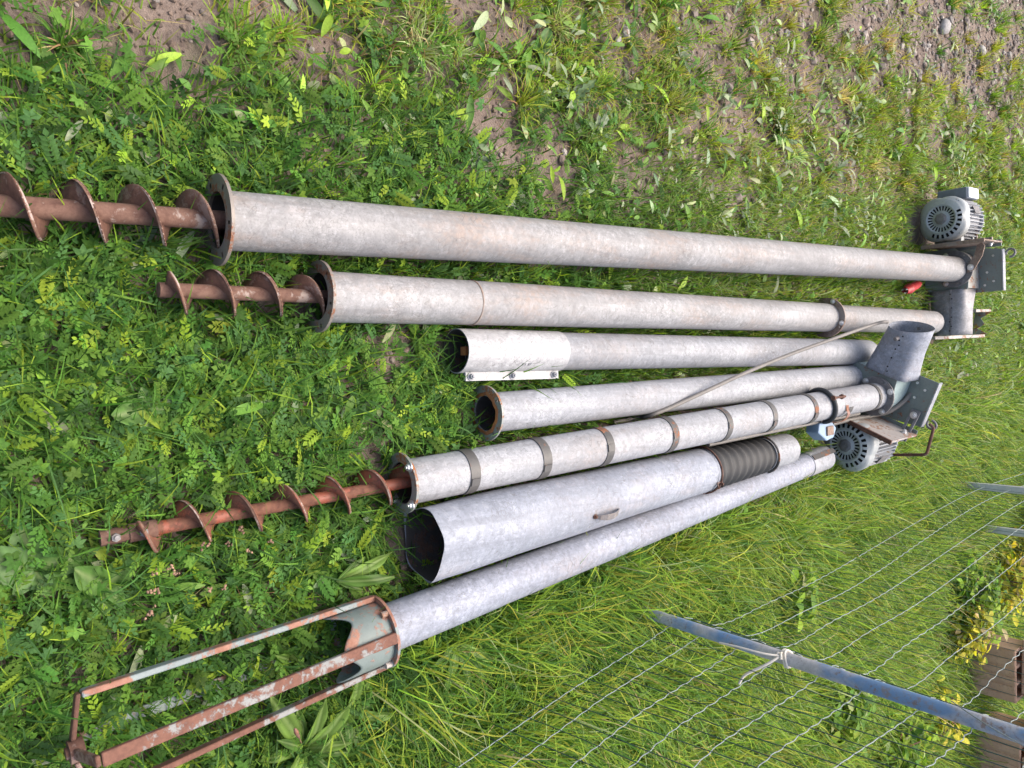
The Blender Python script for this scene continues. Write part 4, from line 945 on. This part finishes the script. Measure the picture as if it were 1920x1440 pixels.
def cover(name, tpl, dn, df, do, seed, weight, size, zlo, zhi, names, probs, pit, mat='leaf', lab='', scr=.9, kk=1.12):
    x, y, r = scatter(dn, df, do, seed); F_ = fields(x, y); k = (r.uniform(0, 1, len(x)) < np.clip(weight(F_, x, y), 0, 1)) & clear(x, y, kk, scr); x, y = x[k], y[k]; N = len(x)
    pos = np.stack([x, y, gz(x, y) + r.uniform(zlo, zhi, N)], -1); s = r.uniform(size[0], size[1], N)
    V, T, Cc_ = stamp(tpl[0], tpl[1], pos, r.uniform(0, 6.283, N), r.uniform(pit[0], pit[1], N), r.normal(0, .3, N), s, tone(r, N, names, probs, .22))
    o = put_mesh(name, V, T, Cc_, mat); tag(o, lab, 'weeds'); return o
lushw = lambda F_, x, y: F_[4] * (1 - .9 * F_[0]) * np.clip(.75 + .6 * F_[7], .1, 1)
cover('silverweed', SILV, 2300, 80, 20, 31, lushw, (.032, .062), .006, .030, ('lush', 'mid', 'blue', 'bright', 'dark'), (2.8, 3.2, 2.4, 1.5, .6), (-.2, .75), lab='low feathery silverweed leaves filling the near ground')
cover('knotgrass', KNOT, 2900, 260, 40, 32, lambda F_, x, y: np.clip(.16 + F_[4] * .9, 0, 1) * (1 - .8 * F_[0]) * (1 - F_[1]) * np.clip(.65 - .6 * F_[7], .1, 1), (.032, .062), .006, .030, ('lush', 'mid', 'bright', 'blue', 'dark'), (3, 3.2, 1.3, 2.2, .6), (-.2, .9), lab='creeping knotgrass sprigs with small oval leaves')
cover('cinquefoil', PALM, 900, 380, 90, 33, lambda F_, x, y: (.35 + .5 * F_[4]) * (1 - .8 * F_[0]) * (1 - .8 * F_[1]) * np.clip(.5 + .8 * F_[8], .05, 1), (.016, .032), .018, .045, ('lush', 'mid', 'blue', 'bright'), (3, 3, 2, .8), (-.3, .5), lab='five fingered cinquefoil leaves in the turf')
cover('small_broad_leaves', OVAL, 800, 520, 90, 34, lambda F_, x, y: (.22 + .5 * np.clip(F_[7] * 1.4, 0, 1) + .25 * ss(2.2, 3.2, y)) * (1 - .75 * F_[0]) * (1 - .85 * F_[1]) * (1 - .5 * F_[5]), (.014, .036), .006, .03, ('grey', 'pale', 'mid', 'lush', 'bright'), (2.2, 1.5, 2, 2, 1), (-.15, .7), 'leafw', 'small broad weed leaves dotted through the grass')
cover('narrow_leaves', LONGL, 420, 360, 40, 35, lambda F_, x, y: (.3 + .4 * np.clip(F_[8] * 1.5, 0, 1)) * (1 - .7 * F_[0]) * (1 - .9 * F_[1]), (.035, .085), .006, .025, ('mid', 'lush', 'grey', 'bright'), (3, 2, 1.5, 1.5), (.0, .6), 'leafw', 'narrow ribwort leaves dotted through the grass')

# gravel, crumbs of soil
def pebble(seed, n=1):
    r = np.random.default_rng(seed); t = (1 + 5 ** .5) / 2
    v = np.array([(-1, t, 0), (1, t, 0), (-1, -t, 0), (1, -t, 0), (0, -1, t), (0, 1, t), (0, -1, -t), (0, 1, -t), (t, 0, -1), (t, 0, 1), (-t, 0, -1), (-t, 0, 1)]) / 1.902
    f = np.array([(0, 11, 5), (0, 5, 1), (0, 1, 7), (0, 7, 10), (0, 10, 11), (1, 5, 9), (5, 11, 4), (11, 10, 2), (10, 7, 6), (7, 1, 8), (3, 9, 4), (3, 4, 2), (3, 2, 6), (3, 6, 8), (3, 8, 9), (4, 9, 5), (2, 4, 11), (6, 2, 10), (8, 6, 7), (9, 8, 1)])
    for _ in range(n - 1):
        E_ = {}; v = list(map(tuple, v)); nf = []
        def mid(a, b):
            k = (min(a, b), max(a, b))
            if k not in E_: q = np.array(v[a]) + np.array(v[b]); v.append(tuple(q / np.linalg.norm(q))); E_[k] = len(v) - 1
            return E_[k]
        for a, b, c in f: ab, bc, ca = mid(a, b), mid(b, c), mid(c, a); nf += [(a, ab, ca), (b, bc, ab), (c, ca, bc), (ab, bc, ca)]
        v = np.array(v); f = np.array(nf)
    q = r.normal(0, 1, (6, 3)); d = 1 + .13 * np.sin(v @ q.T * 1.6).sum(1) / 1.5
    return v * d[:, None] * np.array([1.0, .78, .55]), f
x, y, r = scatter(3600, 3000, 350, 41); F_ = fields(x, y)
k = (r.uniform(0, 1, len(x)) < np.clip(F_[1] * 1.0 + F_[3] * .16 + F_[0] * .10, 0, 1)) & clear(x, y); x, y, g_ = x[k], y[k], F_[1][k]; N = len(x)
Vs, Ts, Cs, o_ = [], [], [], 0
base = np.array([(.23, .185, .155), (.29, .24, .205), (.17, .125, .10), (.21, .185, .165), (.36, .32, .28)])
for v_ in range(4):
    i = np.arange(N) % 4 == v_; s = np.clip(r.lognormal(-5.25, .62, i.sum()), .002, .024); pv_ = pebble(50 + v_)
    V, T, C2 = stamp(pv_[0], pv_[1], np.stack([x[i], y[i], gz(x[i], y[i]) + s * .25], -1), r.uniform(0, 6.28, i.sum()), r.normal(0, .25, i.sum()), r.normal(0, .25, i.sum()), s, base[r.choice(5, i.sum(), p=(.3, .2, .25, .17, .08))] * r.uniform(.75, 1.2, (i.sum(), 1)))
    Vs.append(V); Ts.append(T + o_); Cs.append(C2); o_ += len(V)
tag(put_mesh('gravel', np.concatenate(Vs), np.concatenate(Ts), np.concatenate(Cs), 'stone', smooth=False), 'loose greyish brown gravel at the far left of the yard', 'gravel')
x, y, r = scatter(2600, 900, 100, 42); F_ = fields(x, y); k = (r.uniform(0, 1, len(x)) < np.clip(F_[0] * .9 + .05, 0, 1)) & clear(x, y); x, y = x[k], y[k]; N = len(x); s = np.clip(r.lognormal(-5.6, .5, N), .0015, .011); pv_ = pebble(61)
V, T, C2 = stamp(pv_[0], pv_[1], np.stack([x, y, gz(x, y) + s * .2], -1), r.uniform(0, 6.28, N), r.normal(0, .4, N), r.normal(0, .4, N), s, np.array([(.12, .085, .065)]) * r.uniform(.6, 1.6, (N, 1)))
tag(put_mesh('soil_crumbs', V, T, C2, 'stone', smooth=False), 'crumbs of brown soil on the bare patches', 'soil')

# single stones
STONE_LABELS = ('largest pale stone lying in the middle of the gravel', 'second largest pale stone lying among the farthest gravel', 'grey stone on the gravel nearest the grass edge', 'small pale stone on thin turf just before the gravel', 'small pale stone on the sparse turf past the grey dandelions', 'smallest pale stone beside the dock plant on the sparse edge', 'grey stone between gravel and the upper motor')
for i, (x_, y_, s) in enumerate(((1770, 50, .042), (1838, 100, .034), (1703, 98, .026), (1478, 60, .018), (1265, 52, .014), (1158, 76, .015), (1722, 165, .022))):
    q = spot(x_, y_); v, f = pebble(70 + i, 2); n_ = len(v); lum = random.uniform(.26, .38)
    rz = random.uniform(0, 6.28); vv = np.stack([v[:, 0] * math.cos(rz) - v[:, 1] * math.sin(rz), v[:, 0] * math.sin(rz) + v[:, 1] * math.cos(rz), v[:, 2]], -1) * s
    o = put_mesh('stone', vv, f, np.tile(np.array([[lum, lum * .94, lum * .9]]), (n_, 1)), 'stone', kind=None); o.location = (q.x, q.y, float(gz(np.array(q.x), np.array(q.y))) + s * .22)
    tag(o, STONE_LABELS[i], 'stone', 'larger stones lying on the sparse side')

# broad leaved plants, each with its leaves as parts
LEAFM = {}
def leaf_mesh(kind, col, seed):
    r = np.random.default_rng(seed); n, m = 10, 7; V = []; 
    for i in range(n + 1):
        f = i / n
        if kind == 'ribwort': wd_ = .105 * (math.sin(math.pi * min(1, f * .9 + .06)) ** .9) * (1 if f > .12 else .4 + 5 * f)
        elif kind == 'dock': wd_ = .34 * math.sin(math.pi * (f * .93 + .05)) ** .6 * (1 if f > .2 else .12 + 4.2 * f)
        else: wd_ = (.16 * math.sin(math.pi * (f ** 1.2 * .95 + .03)) ** .7) * (1 - (.42 if i % 2 else 0)) * (1 if f > .15 else .5)     # dandelion: toothed
        for k in range(m):
            g = (k / (m - 1)) * 2 - 1; rib = .010 * math.cos(g * 9.4) if kind == 'ribwort' else .012 * math.sin(f * 22 + abs(g) * 4)
            V.append((f, g * wd_ * (1 + .06 * math.sin(f * 13 + seed)), .30 * f - .34 * f * f + abs(g) * wd_ * .28 + rib * .8 + .03 * math.sin(f * 8 + g * 2.5 + seed) * f + .02 * math.sin(f * 17 + seed * 2) * g * f))
    T = []
    for i in range(n):
        for k in range(m - 1):
            a = i * m + k; T += [(a, a + m, a + 1), (a + 1, a + m, a + m + 1)]
    C2 = np.tile(np.array([col]), (len(V), 1)); G2 = np.array(V); mid_ = np.exp(-(G2[:, 1] / .012) ** 2)[:, None]; rb_ = (.5 + .5 * np.cos(G2[:, 1] / .105 * 9.4))[:, None] if kind == 'ribwort' else (.5 + .5 * np.sin(G2[:, 0] * 24 + np.abs(G2[:, 1]) * 30))[:, None]; sp_ = (.82 + .3 * np.sin(G2[:, 0] * 7 + seed) * np.cos(G2[:, 1] * 17 + seed))[:, None]; C2 = C2 * sp_ * (1 - .5 * mid_) * (.8 + .35 * rb_) + np.array([[.24, .30, .12]]) * .5 * mid_
    o = put_mesh('leaf', V, T, C2, 'leafw', kind=None); me = o.data; bpy.data.objects.remove(o); return me
COLS = dict(ribwort=[(.09, .18, .03), (.125, .225, .04), (.16, .265, .05)], dock=[(.085, .175, .045), (.12, .215, .07), (.095, .19, .04)], dandelion=[(.20, .26, .16), (.16, .24, .11), (.25, .30, .20)])
for kd in COLS: LEAFM[kd] = [leaf_mesh(kd, c, 3 + i) for i, c in enumerate(COLS[kd])]
def rosette(kind, x_, y_, n, size, label, cat, yaw0=0, spread=6.283, lift=.25, spikes=0, group=None, up=.006):
    q = spot(x_, y_); z = float(gz(np.array(q.x), np.array(q.y))); o = thing({'ribwort': 'plantain_plant', 'dock': 'dock_plant', 'dandelion': 'dandelion_plant'}[kind], (q.x, q.y, z + up), label, cat, group)
    for i in range(n):
        l = bpy.data.objects.new('leaf', random.choice(LEAFM[kind])); COL.objects.link(l); l.parent = o
        s = size * random.uniform(.45, 1.15); l.scale = (s, s * random.uniform(.8, 1.15), s); l.rotation_euler = (random.uniform(-.25, .25), -lift * random.uniform(.3, 1.5), yaw0 + spread * (i + random.uniform(-.3, .3)) / n)
    for i in range(spikes):
        a = random.uniform(0, 6.28); base_ = Vector((q.x, q.y, z)); top = base_ + Vector((math.cos(a) * .07, math.sin(a) * .07, .085)); hd = (top - base_).normalized()
        mb = MB(); mb.sweep([base_, base_ * .5 + top * .5 + Vector((0, 0, .01)), top], .0012, 5); mb.build('flower_stalk', 'straw_', o) if False else mb.build('flower_stalk', M['leather'], o)
        mb = MB(); mb.lathe([(0, .001), (.004, .0035), (.03, .004), (.05, .003), (.056, .0005)], top, hd + Vector((0, 0, -.25)), 10, jit=lambda t, th: .25 * math.sin(t * 1500 + th * 5)); mb.build('seed_spike', 'leather', o)
rosette('ribwort', 612, 1082, 6, .13, 'plantain with broad bright ribbed leaves before the torn duct mouth', 'plantain', 1.1, 1.6, .35, up=.045)
rosette('ribwort', 560, 1395, 15, .15, 'large plantain clump with many drooping ribbed leaves under the cage bars', 'plantain', 0, 6.283, .5, 1, up=.018)
rosette('ribwort', 640, 1330, 9, .125, 'plantain clump beside the cage ring', 'plantain', .5, 6.283, .4, up=.015)
rosette('ribwort', 835, 1196, 7, .11, 'plantain with long leaves lying along the cage tube', 'plantain', -1.2, 2.6, .2, up=.05)
rosette('ribwort', 540, 1235, 5, .09, 'plantain growing up through the cage mouth', 'plantain', 0, 6.283, .7)
rosette('ribwort', 420, 1400, 5, .10, 'plantain between the lowest cage bars', 'plantain', 1, 6.283, .5, up=.015)
rosette('dock', 195, 1095, 4, .075, 'dock plant with one big rounded leaf near the screw tip', 'dock', 1, 6.283, .35, up=.022)
rosette('dock', 60, 1060, 5, .085, 'dock plant with crinkled leaves at the near edge', 'dock', 2, 6.283, .3, up=.022)
rosette('dock', 265, 765, 4, .06, 'dock plant with a round leaf midway between the two screws', 'dock', 0, 6.283, .35, up=.022)
rosette('dock', 130, 520, 4, .065, 'dock plant left of the shorter rusty screw', 'dock', .5, 6.283, .3)
rosette('dock', 450, 1110, 5, .055, 'dock plant between the screw tip and the cage', 'dock', .5, 6.283, .4)
rosette('dock', 85, 240, 3, .055, 'dock plant with a pale notched leaf above the longest screw', 'dock', 1.4, 6.283, .4)
rosette('dock', 700, 70, 5, .05, 'dock plant with round leaves on the sparse edge', 'dock', 0, 6.283, .4)
rosette('dock', 1010, 95, 4, .055, 'dock plant with grey leaves beside the bare patch at the sparse edge', 'dock', 0, 6.283, .4)
rosette('dock', 715, 300, 3, .05, 'dock plant with one round leaf near the longest tube', 'dock', 2, 6.283, .3)
dand = ((1070, 190, 11, .10, 'greyish dandelion patch with long curling leaves, nearest the bare strip'), (1270, 110, 9, .085, 'greyish dandelion rosette on the sparse side beyond the curling patch'), (1350, 180, 7, .08, 'greyish dandelion rosette in the middle of the sparse side'), (1460, 265, 8, .09, 'greyish dandelion rosette halfway to the motor'), (1590, 215, 7, .08, 'greyish dandelion rosette beside the gravel edge'), (960, 375, 8, .075, 'greyish dandelion rosette against the longest tube'),
        (1740, 25, 6, .07, 'greyish dandelion rosette growing in the gravel'), (1735, 135, 6, .065, 'greyish dandelion rosette at the gravel edge near the tufts'), (1110, 250, 9, .085, 'greyish dandelion rosette just past the bare strip'), (885, 300, 6, .065, 'greyish dandelion rosette before the bare strip'), (1560, 320, 9, .075, 'greyish dandelion rosette before the upper motor'), (1390, 410, 7, .07, 'greyish dandelion rosette by the middle of the longest tube'))
for (x_, y_, n_, s_, lb) in dand: rosette('dandelion', x_, y_, n_ + 2, s_ * .78, lb, 'dandelion', random.uniform(0, 6), 6.283, .45)

# leafy weeds by the blocks, low sunlight on some put into their leaf colour as yellow
def weed_clump(x_, y_, rad, hgt, n, label, names, probs, seed):
    r = np.random.default_rng(seed); q = spot(x_, y_); o = thing('leafy_weed', (q.x, q.y, 0), label, 'weed')
    u = r.normal(0, 1, (n, 3)); u /= np.linalg.norm(u, axis=1)[:, None]; rr = r.uniform(.35, 1, n) ** .6
    lump = 1 + .3 * np.sin(u @ np.array([3.1, 2.3, 4.0]) + seed)
    pos = np.stack([u[:, 0] * rad * rr * lump, u[:, 1] * rad * rr * lump, np.abs(u[:, 2]) * hgt * rr * lump + .02], -1)
    V, T, C2 = stamp(OVAL[0], OVAL[1], pos, r.uniform(0, 6.28, n), r.uniform(-.5, .7, n), r.normal(0, .4, n), r.uniform(.028, .06, n), tone(r, n, names, probs, .2))
    put_mesh('crown', V, T, C2, 'leaf', parent=o)
    for k in range(7):
        a = k * .9; e = Vector((math.cos(a) * rad * .6, math.sin(a) * rad * .6, hgt * .8)); mb = MB(); mb.sweep([Vector((q.x, q.y, 0)), Vector((q.x, q.y, 0)) + e * .5 + Vector((0, 0, .03)), Vector((q.x, q.y, 0)) + e], .003, 5); mb.build('stem', 'leather', o)
sunlit_ylw = (('lit', 'yellow', 'bright', 'straw'), (5, 3, 1.5, 1)); grn = (('mid', 'bright', 'lush', 'pale'), (3, 4, 1, 1))
weed_clump(1862, 1085, .18, .20, 420, 'leafy weed painted sunlit yellow standing left of the clay blocks', *sunlit_ylw, 81)
weed_clump(1778, 1180, .13, .17, 420, 'leafy weed painted sunlit yellow in front of the left clay block', *sunlit_ylw, 82)
weed_clump(1905, 1010, .22, .24, 600, 'leafy weed painted sunlit yellow behind the second slim post', *sunlit_ylw, 83)
weed_clump(1735, 1330, .14, .13, 260, 'low weed painted sunlit yellow below the blue post, before the blocks', *sunlit_ylw, 84)
weed_clump(1790, 1110, .18, .15, 500, 'green leafy weed between slim posts and clay blocks', *grn, 85)
weed_clump(1650, 1400, .20, .14, 500, 'green leafy weed at the near right beyond the mesh', *grn, 86)
weed_clump(1560, 1330, .14, .10, 350, 'low green weed beyond the mesh under the cord tie', *grn, 87)
weed_clump(1470, 1130, .12, .09, 260, 'low green weed before the mesh just past the blue post', *grn, 88)

# small faded flower heads among the knotgrass
hv, hf = pebble(95); hp = np.array([list(spot(x_, y_, .055)) for x_, y_ in ((287, 1075), (295, 1111), (320, 1063), (333, 1072), (280, 1150), (288, 1140), (280, 1152), (382, 1022), (390, 1020), (430, 1020), (463, 1033), (508, 1015), (395, 1105), (420, 1103), (286, 1108), (455, 993))])
hN = len(hp); hp = np.repeat(hp, 5, 0) + rng.normal(0, .0035, (hN * 5, 3)); n5 = len(hp)
V, T, C2 = stamp(hv, hf, hp, rng.uniform(0, 6, n5), rng.uniform(-1, 1, n5), rng.uniform(-1, 1, n5), rng.uniform(.0022, .004, n5), np.array([(.30, .18, .115)]) * rng.uniform(.6, 1.3, (n5, 1)))
tag(put_mesh('faded_flower_heads', V, T, C2, 'stone'), 'tiny faded pinkish flower heads between screw tip and cage', 'flowers')

cover('grey_leaf_drift', LONGL, 900, 1500, 30, 36, lambda F_, x, y: np.clip(1.5 * wob(x, y, 2.4, 51) + .15, 0, 1) * ss(.05, .3, -(x - X1(y))) * ss(.8, 1.3, y) * (1 - .8 * F_[1]) * (1 - .6 * F_[0]) * .9, (.022, .055), .008, .04, ('grey', 'pale', 'mid'), (4, 2.2, 1.2), (.0, .8), 'leafw', 'drifts of greyish narrow weed leaves on the sparse left side')
